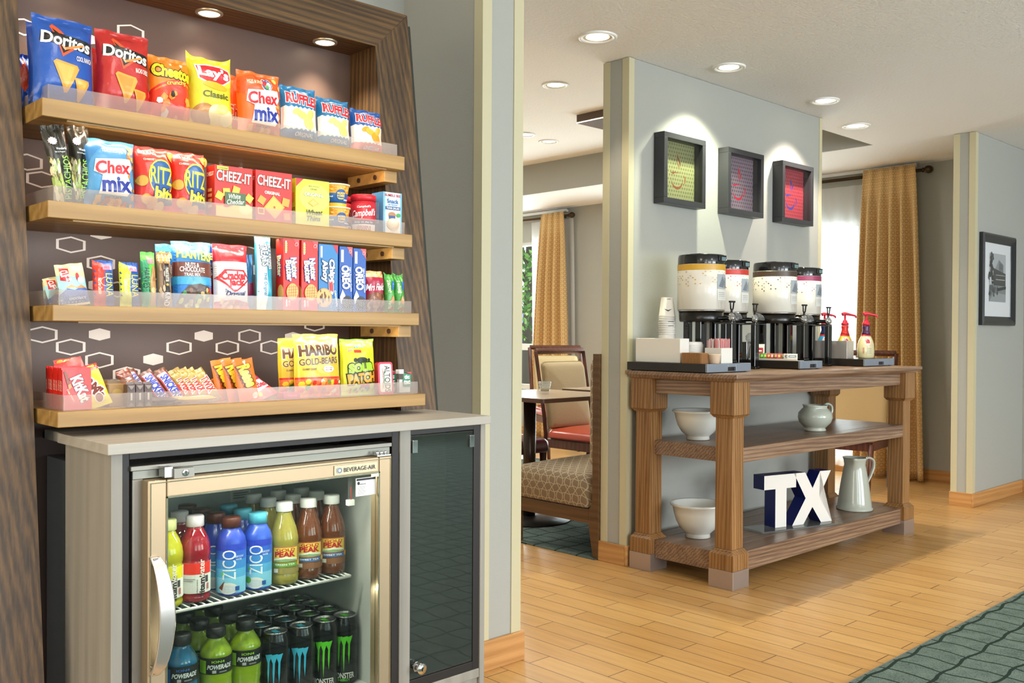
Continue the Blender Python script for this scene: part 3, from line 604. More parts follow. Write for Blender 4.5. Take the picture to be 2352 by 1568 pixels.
dr(DX0, DX0+.036, DZ0, DZ1); dr(DX1-.034, DX1, DZ0, DZ1); dr(DX0+.0365, DX1-.0345, DZ1-.034, DZ1); dr(DX0+.0365, DX1-.0345, DZ0, DZ0+.09)
g.obj('door_frame', parent=d, bevel=.0025, seg=3)
g = G()
gm = M('e8dcc0', .12, 1)
for (x0, x1, z0, z1) in ((DX0+.034, DX0+.038, DZ0+.088, DZ1-.032), (DX1-.037, DX1-.033, DZ0+.088, DZ1-.032), (DX0+.034, DX1-.033, DZ1-.036, DZ1-.032), (DX0+.034, DX1-.033, DZ0+.088, DZ0+.092), (DX0+.004, DX0+.006, DZ0, DZ1-.004), (DX1-.005, DX1-.003, DZ0, DZ1-.003), (DX0+.006, DX1-.005, DZ1-.006, DZ1-.004)): g.box(x0-ox, x1-ox, FD-.0018-oy, FD-oy, z0, z1, gm)
g.obj('chrome_bead', parent=d, bevel=.0006)
g = G(); g.box(DX0+.0365-ox, DX1-.0345-ox, FD+.012-oy, FD+.017-oy, DZ0+.09, DZ1-.034, PANE); g.obj('glass_pane', parent=d)
g = G(); n = 14
sec = []
for i in range(n+1):
    q = i/n; z = .700-.222*q; b = math.sin(PI*q)**.6; sec.append((.737+.012*b-ox, FD-.006-.030*b-oy, z))
vs = []
for (x, y, z), i in zip(sec, range(n+1)):
    w = .0085+.006*math.sin(PI*i/n)**.5
    vs += [(x-w, y, z), (x+w, y-.004, z), (x+w+.002, y+.005, z), (x-w+.002, y+.009, z)]
fs = [(i*4+k, i*4+(k+1) % 4, (i+1)*4+(k+1) % 4, (i+1)*4+k) for i in range(n) for k in range(4)]+[(3, 2, 1, 0), (n*4, n*4+1, n*4+2, n*4+3)]
g.mesh(vs, fs, M('cfcac4', .3, .85), True)
g.box(.732-ox, .744-ox, FD-.012-oy, FD-oy, .684, .698, BRUSH); g.box(.732-ox, .744-ox, FD-.012-oy, FD-oy, .482, .496, BRUSH)
g.obj('door_handle', parent=d, bevel=.002, angle=50)
g = G(); g.box(1.131-ox, 1.243-ox, FD-.003-oy, FD-oy, .811, .832, M('c9bd9c', .4, .3)); g.art(front(1.131-ox, .811, FD-.003-oy), .112, .021, [T('BEVERAGE-AIR', .58, .5, .74, .42, '2a2420', bold=.01), E(.11, .5, .07, .34, '7f8a90'), RG(.11, .5, .07, .34, .008, 'd9d5c8'), E(.11, .5, .03, .15, 'c9c9c4')]); g.obj('nameplate', parent=d, bevel=.0008)
g = G(); g.box(1.196-ox, 1.249-ox, FD+.0112-oy, FD+.0119-oy, .757, .797, WHITE); g.art(front(1.196-ox, .757, FD+.0112-oy), .053, .04, [Rr(.02, .86, .98, .97, '161616'), E(.12, .72, .06, .09, '161616'), T('BEVERAGE-AIR', .33, .66, .3, .06, '444444')]+[Rr(.06, .52-.08*k, .5-.05*(k % 3), .535-.08*k, '777777') for k in range(6)]); g.obj('service_sticker', parent=d)
g = G(); g.box(.772-ox, .812-ox, FD-.012-oy, FD-.002-oy, .8425, .861, BRUSH); g.box(.756-ox, .772-ox, FD-.006-oy, FD+.02-oy, .845, .865, STEEL); g.lathe([(.0065, 0), (.0065, -.002), (.004, -.0025), (.0001, -.002)], CHROME, c=(.794-ox, FD-.012-oy, .852), n=20, axis='Y'); g.box(.7932-ox, .7948-ox, FD-.0148-oy, FD-.0142-oy, .848, .856, BLACK); g.obj('lock', parent=d, bevel=.0008)
g = G(); g.box(1.245-ox, 1.283-ox, FD+.0-oy, FD+.03-oy, .8415, .8455, STEEL)
for k in range(3): g.lathe([(.004, 0), (.004, .006), (.0001, .007)], CHROME, c=(1.252+.011*k-ox, FD+.01-oy, .8455), n=12)
g.obj('top_hinge', parent=fr, bevel=.0006)
# wire shelf inside
RZ = .5505
g = G(); wm = M('e8e6df', .35)
for xx in (.748, 1.2585): g.tube([(xx-ox, 1.862-oy, RZ), (xx-ox, 2.22-oy, RZ)], .0028, wm, 8)
for yy in (1.862, 1.95, 2.04, 2.13, 2.22): g.tube([(.748-ox, yy-oy, RZ-.001), (1.2585-ox, yy-oy, RZ-.001)], .0034 if yy < 1.9 else .0024, wm, 8)
for k in range(29):
    xx = .762+.0172*k; g.tube([(xx-ox, 1.861-oy, RZ+.002), (xx-ox, 2.221-oy, RZ+.002)], .0016, wm, 6)
g.obj('wire_shelf', parent=fr)
g = G(); g.box(1.232-ox, 1.242-ox, 1.83-oy, 1.834-oy, .735, .79, CLEAR); g.box(1.229-ox, 1.245-ox, 1.826-oy, 1.838-oy, .722, .735, WHITE); g.box(1.2365-ox, 1.2378-ox, 1.829-oy, 1.8298-oy, .735, .765, M('c0392b', .4)); g.obj('thermometer', parent=fr)
g = G(); g.box(1.291-ox, 1.2975-ox, 1.80-oy, 1.81-oy, .32, .70, M('d0d0cc', .4)); g.obj('shelf_track', parent=fr)
g = G(); g.box(1.03-ox, 1.13-ox, 1.84-oy, 1.87-oy, .790, .824, M('eeeeea', .3)); q = g.obj('lamp_housing', parent=fr, bevel=.006)
g = G(); g.box(1.035-ox, 1.125-ox, 1.846-oy, 1.866-oy, .786, .7895, emit('fff8ea', 3)); g.obj('lamp', parent=q)
lamp('fridge_lamp', 'AREA', (1.0, 1.80, .80), 2.6, (1, .95, .86), (R_(-25), 0, 0), .45, .03)
lamp('fridge_lamp_low', 'AREA', (1.0, 1.785, .535), .9, (1, .97, .9), (R_(-50), 0, 0), .45, .02)

# ------------------------------------------------------------------ snacks
def bag_map(W, H, Tk, seed, ear=0.0, pinch=.05, wr=.0016):
    r = random.Random(seed); ph = [r.uniform(0, 6.28) for _ in range(8)]; k1, k2 = r.uniform(7, 12), r.uniform(9, 14)
    def mp(u, v, side, e):                       # u -1..1, v 0..1
        env = max(0.0, 1-abs(u)**3.0)**.6; vv = min(v, 1-v); body = min(1.0, max(0.0, (vv-.05)/.22)); body = math.sin(body*PI/2)**.8
        th = Tk/2*env*body
        edge = (1-min(1, vv/.3))
        w = wr*(math.sin(k1*u+ph[0]+2*v)*edge*1.6 + .6*math.sin(k2*v+3*u+ph[1]) + .5*math.sin(5*u-9*v+ph[2]) + .7*math.sin(13*v+ph[3])*abs(u))
        if vv > .045: y = -(th+w*env+e)
        else: y = -(.0008+w*.8+e)
        x = u*W/2*(1-pinch*math.sin(PI*min(1, max(0, v)))+.012*math.sin(9*v+ph[4]))
        z = H*v + ear*H*(abs(u)**5)*max(0, (v-.8)/.2) + (.006*H*math.sin(6*u+ph[5]) if v > .9 else 0)
        if side: y = th-w*env*.6+e if vv > .045 else .0008-w*.8+e
        return (x, y, z)
    return mp
def bag(name, label, cat, x0, x1, h, ys, z, art, col, Tk=.05, seed=1, ear=0, rz=0, ly=0, tilt=4, group=None, pinch=.05, mk=foil, backcol=None, wr=.0016):
    W = (x1-x0); g = G(); mp = bag_map(W, h, Tk, seed, ear, pinch, wr); n = 22
    g.grid(lambda a, b: mp(a*2-1, b, 0, 0), n, n, mk(col)); g.grid(lambda a, b: mp(1-a*2, b, 1, 0), n, n, mk(backcol or col))
    g.art(lambda x, y, e: mp(2*x/W-1, y/h, 0, e), W, h, art, mk, maxlen=.0058, e0=.0004, de=.00016)
    return g.obj(name, loc=((x0+x1)/2, ys+Tk/2, z+.0008), rot=(R_(-tilt), R_(ly), R_(rz)), label=label, cat=cat, group=group)
def carton(name, label, cat, x0, x1, h, ys, z, art, col, D=.03, side=None, group=None, rz=0, top=None, tilt=0, ly=0):
    W = x1-x0; g = G(); g.box(-W/2, W/2, 0, D, 0, h, card(col))
    g.art(front(-W/2, 0, 0), W, h, art)
    if side: g.art(left(-W/2, D, 0), D, h, side)
    g.art(lambda x, y, e: (-W/2+x, y, h+e), W, D, [Rr(.02, .08, .98, .5, top or col), Rr(.02, .505, .98, .515, '2a2a2a')])
    return g.obj(name, loc=((x0+x1)/2, ys, z+.0006), rot=(R_(-tilt), R_(ly), R_(rz)), label=label, cat=cat, group=group)
def pack(name, label, cat, W, L, D, art, col, loc, rot, seed=1, group=None, n=10):
    """a flow-wrapped bar: face W x L, crimped at both ends"""
    g = G(); mp = bag_map(W, L, D, seed, 0, .0, .0005)
    g.grid(lambda a, b: mp(a*2-1, b, 0, 0), n, n, foil(col)); g.grid(lambda a, b: mp(1-a*2, b, 1, 0), n, n, foil(col))
    g.art(lambda x, y, e: mp(2*x/W-1, y/L, 0, e), W, L, art, foil, maxlen=.006, e0=.0003, de=.00014)
    return g.obj(name, loc=loc, rot=tuple(R_(a) for a in rot), label=label, cat=cat, group=group)

def nacho(main, dark, sub, tcol):
    return [P([(.24, .86), (.30, .9), (.64, .63), (.42, .52)], 'e0562a'), P([(.27, .84), (.60, .64), (.43, .56)], '1d1512'),
            P([(.06, .68), (.93, .60), (.95, .74), (.09, .80)], '14100f'), T('Doritos', .5, .705, .82, .13, 'efe9dd', -5, bold=.03), P([(.42, .62), (.46, .60), (.80, .68), (.78, .70), (.46, .63)], 'f08a3c'), P([(.40, .645), (.46, .595), (.48, .61), (.42, .66)], 'f6b089'),
            T(sub, .80, .53, .28, .055, 'f4e6d8'), P([(.26, .45), (.31, .48), (.66, .44), (.69, .40), (.50, .13), (.45, .13)], 'd99a3a'), P([(.30, .45), (.62, .42), (.48, .17)], tcol), P([(.60, .30), (.86, .29), (.87, .25), (.74, .06), (.70, .08)], 'd99a3a'), P([(.64, .28), (.84, .27), (.72, .11)], tcol)]
S1, S2, S3, S4 = ((SHY[k], SHZ[k]) for k in (1, 2, 3, 4))
bag('chip_bag', 'large blue tortilla chip bag at the front left of the top shelf', 'snack bag', .622, .742, .182, S1[0]+.03, S1[1], nacho('1c4f9f', '', 'COOL RANCH', 'e2ac4a'), '1b4fa3', .055, 3)
bag('chip_bag', 'blue tortilla chip bag behind the front blue one, seen edge on', 'snack bag', .632, .735, .18, S1[0]+.10, S1[1], nacho('', '', 'COOL RANCH', 'e2ac4a'), '17439a', .05, 4, rz=8)
bag('chip_bag', 'small blue chip bag squeezed against the left cheek of the niche', 'snack bag', .618, .655, .125, S1[0]+.155, S1[1], [P([(.1, .5), (.5, .9), (.9, .5), (.5, .3)], 'd84a2a')], '1d4aa8', .04, 5)
bag('chip_bag', 'large red tortilla chip bag, left of the orange cheese snacks', 'snack bag', .747, .861, .180, S1[0]+.03, S1[1], nacho('', '', 'NACHO CHEESE', 'd9882f'), 'b3221d', .055, 6)
bag('chip_bag', 'red chip bag standing behind between the blue and the red tortilla bags', 'snack bag', .765, .85, .155, S1[0]+.10, S1[1], [Rr(.1, .6, .9, .8, 'e8c84a')], 'c8271c', .05, 7)
bag('cheese_snack_bag', 'orange and red crunchy cheese snack bag on the top shelf', 'snack bag', .858, .952, .146, S1[0]+.03, S1[1],
    [P([(0, 0), (1, 0), (1, .52), (.7, .60), (.3, .52), (0, .42)], 'd5381e'), RG(.55, .42, .62, .20, .05, 'c9241a', 12), T('Cheetos', .5, .74, .92, .17, 'f5d21c', -4, ol='1a1208', bold=.05, ow=.06), T('crunchy', .58, .58, .5, .08, 'f8d34c', 8, ol='b53a14')]+chips(3, 15, .1, .06, .95, .42, .085, ['f08326', 'e9701c', 'f3f0e4', '26201c', 'f6993a']), 'ea7d1d', .05, 8)
bag('chip_bag', 'yellow potato chip bag with pointed corners and red label', 'snack bag', .946, 1.054, .163, S1[0]+.026, S1[1],
    [P([(.1, .90), (.45, .97), (.9, .88), (.95, .62), (.6, .54), (.22, .6)], 'f2d73c'), P([(.14, .66), (.10, .86), (.5, .90), (.88, .85), (.92, .70), (.7, .60), (.4, .58)], 'f7f3e6'), P([(.17, .67), (.13, .845), (.5, .88), (.86, .83), (.89, .71), (.7, .62), (.4, .605)], 'c41f27'), E(.52, .58, .30, .05, 'e8a51e', -6), T("Lay's", .5, .745, .66, .17, 'f9f4ec', -3, bold=.04), T('Classic', .53, .455, .6, .085, '5a5a20'),
     E(.27, .17, .25, .15, 'a5713a', 8), E(.30, .17, .2, .11, 'b98347', 8), E(.55, .20, .20, .12, 'f1e29a', -20), E(.62, .14, .20, .11, 'ead783', 15), E(.80, .16, .16, .10, 'f4e8a8', 30), E(.66, .26, .14, .07, 'e2cb70', 10)], 'c9c22c', .058, 9, ear=.07)
bag('snack_mix_bag', 'orange snack mix bag mostly hidden behind the yellow chip bag', 'snack bag', 1.065, 1.155, .156, S1[0]+.10, S1[1], [T('Chex', .3, .4, .5, .2, 'c8202a', ol='f6f0e0')], 'e8641c', .04, 10)
def chex(bgc, top, tcol, emb):
    a = []
    if emb: a = [E(.60, .80, .13, .105, 'f4efe2'), E(.60, .80, .12, .095, '26307c'), E(.56, .80, .05, .06, 'c82a2a', 20), E(.64, .78, .05, .06, 'e6e1cf', 0), E(.60, .755, .05, .035, '3c8a3a')]
    return a+[T(top, .34 if emb else .5, .82, .36 if emb else .42, .05, tcol)]+chips(12 if emb else 13, 16, .80, .06, .97, .9, .055, ['c8702a', 'e2a54c', 'd78c38', 'a8521e', 'eebb62'])+chips(5, 12, .1, .02, .95, .12, .07, ['d88a34', 'e6ac58', 'b8662a'])+[P([(.12, .50), (.16, .68), (.86, .72), (.92, .60), (.80, .47), (.90, .30), (.78, .17), (.22, .18), (.28, .45)], 'f3ecd8'), T('Chex', .5, .575, .68, .175, 'cf1f2e', 4, bold=.035, shear=.1), T('mix', .56, .33, .56, .20, '24348c', 3, bold=.04), T('SNACK MIX', .5, .145, .34, .03, '3a2b18')]
bag('snack_mix_bag', 'orange hot and spicy snack mix bag on the top shelf', 'snack bag', 1.067, 1.180, .155, S1[0]+.03, S1[1], [E(.5, .75, .6, .2, 'e2521c')]+chex('', 'HOT & SPICY', 'f5d9b0', True), 'e4631f', .05, 11)
def ridged(b, low, fl, c2):
    zz = lambda y: [(i/16, y+(.018 if i % 2 else -.01)) for i in range(17)]
    return [P([(0, .58)]+zz(.60)+[(1, .58), (1, .22)]+[(1-i/16, .22+(.014 if i % 2 else -.014)) for i in range(17)], 'ece6d8')]+([P([(0, .02), (1, .02)]+[(1-i/16, .21+(.014 if i % 2 else -.014)) for i in range(17)], low)] if low else [])+[T('RUFFLES', .52, .75, .84, .17, 'c5222f', -4, ol='f6f1e8', bold=.05, ow=.05), T('RIDGED POTATO CHIPS', .5, .90, .5, .03, 'dfe8ee'), E(.32, .52, .13, .055, fl, 20), E(.48, .47, .17, .07, c2, -20), E(.66, .35, .17, .11, fl, -35), E(.72, .5, .12, .07, c2, 60), T('ORIGINAL' if not low else 'CHEDDAR', .56, .13 if low else .14, .5, .06, 'e6e6e6'), ]
bag('chip_bag', 'blue and white ridged chip bag beside the orange snack mix', 'snack bag', 1.180, 1.280, .140, S1[0]+.03, S1[1], ridged('1f6f9c', None, 'e4cf72', 'dcc468'), '1e6c98', .05, 12)
bag('chip_bag', 'blue and white ridged chip bag, middle of the three small ones', 'snack bag', 1.283, 1.377, .128, S1[0]+.03, S1[1], ridged('1f6f9c', None, 'e2cc70', 'e6d27a'), '1e6c98', .05, 13)
bag('chip_bag', 'ridged chip bag with orange bottom at the right end of the top shelf', 'snack bag', 1.382, 1.478, .116, S1[0]+.03, S1[1], ridged('1b4f95', 'd9472a', 'e39a24', 'eaae3c'), '1d4f93', .05, 14)
# second shelf
def pist(): return [P([(.0, .02), (1, .02), (1, .60), (.78, .5), (.72, .1), (.45, .1), (.42, .52), (0, .62)], '5a5a38')]+chips(21, 34, .04, .04, .36, .56, .085, ['d9cc9a', 'b7b06c', '9db35a', 'e7dcb2', '857b45'])+chips(22, 14, .82, .04, .96, .5, .07, ['d9cc9a', 'b7b06c', 'e7dcb2'])+[P([(.42, .02), (.78, .02), (.80, .5), (.62, .68), (.40, .5)], '0d0e0c'), T('PISTACHIOS', .60, .33, 1.85, .085, '9be24a', 84, bold=.005), T('Wonderful', .6, .69, .5, .03, 'd8dfe0'), T('Salt & Pepper', .5, .645, .5, .025, 'c8cfd0')]+[P([(.30+.2*(1 if k % 2 else .82)*math.cos(PI*k/12), .79+.055*(1 if k % 2 else .82)*math.sin(PI*k/12)) for k in range(24)], 'd9c6cf'), E(.55, .925, .07, .018, '1c1a18')]
bag('pistachio_bag', 'tall narrow black pistachio bag, the left one of two, leaning left', 'snack bag', .653, .699, .160, S2[0]+.03, S2[1], pist(), '2c2a22', .03, 15, ly=-11, pinch=.1, wr=.0026)
bag('pistachio_bag', 'tall narrow black pistachio bag right beside the blue snack mix', 'snack bag', .686, .729, .166, S2[0]+.045, S2[1], pist(), '2a2820', .03, 16, ly=-2, pinch=.1, wr=.0026)
bag('snack_mix_bag', 'blue traditional snack mix bag on the second shelf', 'snack bag', .707, .812, .143, S2[0]+.026, S2[1], [E(.5, .4, .5, .5, '4d90bd')]+chex('', 'TRADITIONAL', 'e8eef4', False), '3f7fb5', .05, 17)
def ritz(): return [T('BIG BAG', .3, .90, .44, .055, 'f6ece0', -3, ol='6b1a12', bold=.03), E(.63, .52, .37, .285, 'f0df3c'), E(.63, .52, .345, .26, '2a5b94'), T('RITZ', .64, .55, .66, .25, 'f3e23a', -3, bold=.015), T('bits', .70, .27, .52, .17, 'f3e23a', -6, ol='1d2f6a', bold=.05, ow=.08), P([(.38, .08), (.95, .12), (.96, .20), (.5, .20)], '24325f')]+[E(x, y, .13, .085, c, a) for x, y, c, a in ((.12, .45, 'cf8a2a', 0), (.22, .18, 'e2aa48', 60), (.38, .13, 'd8983a', 20), (.97, .88, 'cf8a2a', 0), (.12, .45, 'dca040', 0), (.60, .07, 'e6b45c', 0))]+[RG(.12, .45, .13, .085, .012, 'a8641c'), RG(.22, .18, .13, .085, .012, 'b5721f', 60), T('CHEESE', .28, .78, .25, .03, 'f6dcc8')]
bag('cracker_bag', 'red bite size cracker bag next to the blue snack mix', 'snack bag', .812, .895, .141, S2[0]+.028, S2[1], ritz(), 'd32a1e', .05, 18, group=None)
bag('cracker_bag', 'red bite size cracker bag next to the cheese cracker boxes', 'snack bag', .892, .972, .141, S2[0]+.03, S2[1], ritz(), 'd02a1f', .05, 19)
def cz(white):
    a = [T('CHEEZ-IT', .5, .80, .90, .19, 'f4ecd6', -2, ol='8a1a12', bold=.02, ow=.05)]
    sq = lambda cx, cy, s, r, c='eeb33c': P([(cx+s*math.cos(R_(r+90*k)), cy+.8*s*math.sin(R_(r+90*k))) for k in range(4)], c)
    if white: return a+[Rr(.05, .92, .35, .985, 'dbe04a'), T('Crunchier', .22, .952, .24, .03, '3a4a1a')]+[sq(x, y, .13, r) for x, y, r in ((.12, .42, 20), (.30, .5, 50), (.9, .42, 10), (.55, .55, 30), (.15, .16, 60), (.88, .2, 40))]+[P([(.02, .03), (.98, .03), (.98, .2), (.6, .3), (.3, .2), (.02, .24)], 'f0c45a'), E(.8, .2, .18, .1, 'f6dc94'), Rr(.25, .26, .80, .50, '3f5f35'), T('White', .5, .43, .32, .09, 'f6f2e4', 4, bold=.01, shear=.2), T('Cheddar', .53, .325, .46, .09, 'f6f2e4', 4, bold=.01, shear=.2)]
    return a+[T('ORIGINAL', .45, .575, .42, .055, 'f6ecd8', -2, bold=.04), sq(.16, .42, .13, 15, 'ea9a34'), sq(.82, .42, .14, 35, 'ea9a34'), sq(.5, .30, .29, 5, 'f0a23a'), sq(.5, .30, .25, 5, 'f5b04c'), E(.5, .30, .03, .025, 'a8571c'), sq(.85, .14, .12, 50, 'e8943a'), Rr(.05, .14, .22, .27, 'e8dc6a'), Rr(.07, .16, .20, .25, 'b8352a')]
def sidetext(s, c1, c2): return [T(s, .5, .84, .8, .07, c1, 0, bold=.03)]+[Rr(.25, .2+.1*k, .75, .26+.1*k, c2) for k in range(4)]
carton('cracker_box', 'red cheese cracker box with green flavour panel, left of its twin', 'cracker box', .979, 1.071, .117, S2[0]+.024, S2[1], cz(True), 'c8281f', .04, sidetext('CHEEZ-IT', 'f6ecd8', 'f0a26a'))
carton('cracker_box', 'plain red original cheese cracker box, right of its twin', 'cracker box', 1.079, 1.173, .118, S2[0]+.024, S2[1], cz(False), 'c4261e', .04, sidetext('CHEEZ-IT', 'f6ecd8', 'f2e6d6'))
carton('cracker_box', 'yellow wheat cracker box on the second shelf', 'cracker box', 1.184, 1.276, .111, S2[0]+.024, S2[1], [P([(0, .82), (0, 1), (.22, 1)], 'c3232c'), E(.55, .62, .46, .30, 'eeea5e'), T('100% WHOLE', .52, .86, .34, .035, '6a7a20'), T('GRAIN', .52, .80, .2, .035, '6a7a20'), T('ORIGINAL', .52, .68, .56, .07, 'fbf8e0', 0, ol='8a9a1e', bold=.02), P([(.5, .60), (.68, .50), (.5, .42), (.34, .50)], 'd9a94c'), P([(.5, .57), (.63, .50), (.5, .44), (.39, .50)], 'e4b85e'), T('Wheat', .53, .30, .50, .11, '2e2a18', 3, shear=.25), T('Thins', .5, .165, .42, .11, '2e2a18', 3, shear=.25)], 'dcdc32', .04, [T('COMPLETE', .5, .35, .9, .06, '6a2a18'), T('GRAIN', .5, .25, .7, .05, '6a2a18'), Rr(.1, .5, .9, .7, 'e8a52c')], top='e9e46a')
def cyl_art(g, r0, r1, z0, z1, W, layers, a0=-125, mk=card, cx=0, cy=0, ml=.008):
    H = z1-z0; rm = (r0+r1)/2
    def mp(x, y, e):
        q = y/H; r = r0+(r1-r0)*q+e; a = R_(a0)+(x-W/2)/rm; return (cx+r*math.cos(a), cy+r*math.sin(a), z0+y)
    g.art(mp, W, H, layers, mk, maxlen=ml, e0=.0003, de=.00012)
def mac(name, label, x, y, z):
    t = thing(name, (x, y, z), label, 'snack cup', 'macaroni cups')
    g = G(); g.lathe([(.026, 0), (.034, .052)], card('2b62a5'), n=32); cyl_art(g, .026, .034, 0, .052, .085, [Rr(0, .62, 1, 1, 'e9a93c')]+chips(31, 26, .02, .60, .98, .98, .05, ['f0b842', 'e08a2a', 'f6cf6a'])+[Rr(0, 0, 1, .16, 'e8b02e'), E(.68, .55, .15, .26, '1f4f97'), T('MACARONI', .68, .62, .22, .09, 'f4d23c', bold=.04), T('& CHEESE', .68, .50, .22, .09, 'f4d23c', bold=.04), P([(.56, .42), (.62, .34), (.74, .34), (.80, .42), (.74, .38), (.62, .38)], 'f4d23c'), T('Original', .3, .45, .3, .1, 'f2f2f2'), T('easy', .85, .3, .16, .09, 'f2f2f2')]); g.obj('cup', parent=t)
    g = G(); g.lathe([(.034, .052), (.0365, .053), (.0365, .056), (.033, .0565), (.0001, .0562)], M('e9ddb4', .3), n=32); g.obj('lid', parent=t)
mac('macaroni_cup', 'upper of two stacked macaroni cups', 1.318, S2[0]+.062, S2[1]+.0575)
mac('macaroni_cup', 'lower of two stacked macaroni cups', 1.320, S2[0]+.062, S2[1]+.0005)
def soup(x, y, label):
    t = thing('soup_cup', (x, y, S2[1]+.0005), label, 'soup cup', 'red soup cups')
    g = G(); g.lathe([(.028, 0), (.031, .03), (.031, .078)], card('c02531'), n=32); cyl_art(g, .031, .031, .0, .078, .07, [Rr(0, .0, 1, .24, 'ece6dc'), Rr(0, .24, 1, .36, '23305a'), T('Soup on the Go', .5, .30, .7, .07, 'f4f4f4'), T("Campbell's", .5, .58, .96, .28, 'f8f2ec', 6, bold=.02, shear=.3), T("Campbell's", .5, .80, .5, .09, 'f8f2ec', 4, shear=.3), T('CHICKEN &', .5, .15, .5, .07, 'b03038'), T('NOODLES', .5, .06, .5, .07, 'b03038')], a0=-122); g.obj('cup', parent=t)
    g = G(); g.lathe([(.031, .0785), (.0325, .079), (.0325, .092), (.030, .0945), (.0001, .0945)], M('c5202c', .35), n=32); g.obj('lid', parent=t)
soup(1.398, S2[0]+.055, 'red soup cup standing in front beside the light blue snack box'); soup(1.372, S2[0]+.125, 'red soup cup half hidden behind the front one')
carton('snack_box', 'light blue and white tuna snack box at the right end of the second shelf', 'snack box', 1.442, 1.500, .107, S2[0]+.03, S2[1], [Rr(.0, .0, 1, .62, 'f1efe8'), Rr(.0, 0, .10, 1, '6fb1d6'), Rr(.92, 0, 1, 1, '6fb1d6'), T('BUMBLE BEE', .5, .93, .86, .06, 'a82a36'), T('Snack', .5, .79, .62, .10, '2b5f97'), T('ON THE RUN!', .5, .70, .5, .035, '2b5f97'), Rr(.1, .58, .9, .66, '1f4a7c'), T('TUNA SALAD', .5, .62, .7, .045, 'f2f2f2'), E(.45, .46, .2, .07, 'a97a48'), Rr(.28, .36, .62, .44, '2b4a84'), E(.80, .46, .12, .05, '3c9a4c'), E(.5, .24, .34, .14, 'dcc393'), E(.5, .26, .27, .10, 'eadbb6'), E(.55, .28, .2, .06, 'f4ecd6')], 'cfe2ee', .05, [Rr(0, 0, 1, 1, '4f97c8'), T('TUNA SALAD', .5, .5, .3, .5, 'd8ecf6')], top='f2f6f8')
# third shelf
def barbag(name, label, x0, x1, h, col, art, seed, ly=0, tilt=6, dy=.03, Tk=.022, rz=0, pinch=.0, wr=.001): bag(name, label, 'snack bar', x0, x1, h, S3[0]+dy, S3[1], art, col, Tk, seed, ly=ly, tilt=tilt, rz=rz, pinch=pinch, wr=wr)
clif = [P([(.0, .05), (1, .05), (1, .62), (0, .75)], '9fd0d6'), P([(0, .3), (.25, .42), (.5, .36), (.8, .44), (1, .34), (1, .05), (0, .05)], '4a66a8'), P([(.15, .42), (.42, .50), (.6, .42)], 'd9a05c'), P([(.5, .40), (.75, .47), (.95, .38)], 'd08f4e'), P([(.08, .62), (.36, .56), (.42, .88), (.12, .92)], 'c5262c'), T('CLIF', .245, .76, .26, .17, 'f4efe6', -82, bold=.03), T('BAR', .36, .62, .2, .07, 'f4efe6', 0), E(.68, .66, .06, .1, 'b9262c'), E(.78, .58, .12, .08, 'f4f0ea', -20), T('CHOCOLATE', .55, .16, .6, .05, 'f2f2f2')]
barbag('energy_bar', 'cream energy bar with red square logo leaning left, in front of its twins', .652, .706, .084, 'dccf9f', clif, 31, ly=-9, dy=.03, Tk=.02)
barbag('energy_bar', 'cream energy bar partly hidden behind the front one', .640, .690, .060, 'cdbf90', clif, 32, ly=-14, dy=.062, Tk=.018)
barbag('energy_bar', 'cream energy bar, rearmost in the left corner of the third shelf', .640, .685, .05, 'c9ba8a', clif, 33, ly=-4, dy=.095, Tk=.018)
def luna(c2, s): return [P([(0, 0), (.62, 0), (.45, .35), (.5, .7), (.62, .9), (0, 1)], c2), T('LUNA', .72, .45, 1.15, .16, 'f1e03a', -90, bold=.0), RG(.55, .52, .26, .10, .02, 'e8e4d0'), T(s, .26, .42, .8, .07, 'f2ecd0', -88, shear=.2), Rr(.42, .78, .86, .90, 'e77a98'), T('$3.10', .64, .84, .3, .04, '8a4a5c')]
barbag('nutrition_bar', 'red and blue nutrition bar with a pink price sticker', .713, .754, .094, '23509c', luna('c8321f', 'Nutz Over Chocolate'), 34)
barbag('nutrition_bar', 'yellow green and blue nutrition bar with a pink price sticker', .766, .806, .093, '23509c', luna('d5dc34', 'LemonZest'), 35)
barbag('granola_bar', 'bright green granola bar standing on end', .812, .842, .117, '5fb94a', [Rr(.0, .0, .42, .85, '2f8f63'), T('HARVEST', .26, .48, 1.7, .10, '14341e', -90, bold=.01, shear=.15), Rr(.35, .78, .8, .88, 'e77a88'), P([(.5, .02), (.95, .02), (.95, .7), (.7, .75), (.5, .5)], 'b98c55'), E(.7, .3, .15, .05, 'd8b67c'), E(.8, .5, .12, .04, 'a8763f')], 36)
barbag('nut_bar', 'clear wrapped nut bar with orange patterned top', .846, .876, .118, '8a6f58', [Rr(0, .80, 1, 1, 'c98a3c')]+[T('+', .12+.25*(k % 4), .85+.05*(k//4), .16, .04, 'f6efdc') for k in range(12)]+chips(37, 24, .08, .05, .95, .76, .09, ['a38a6c', '6e553f', 'bda588', '54402f'])+[Rr(.38, .06, .68, .78, '1d1512'), T('PEANUT BUTTER', .53, .58, 1.0, .05, 'e8dcc4', -90), E(.53, .4, .1, .02, 'd8a03a'), T('KIND', .53, .14, .9, .10, 'efe6d8', -90)], 37)
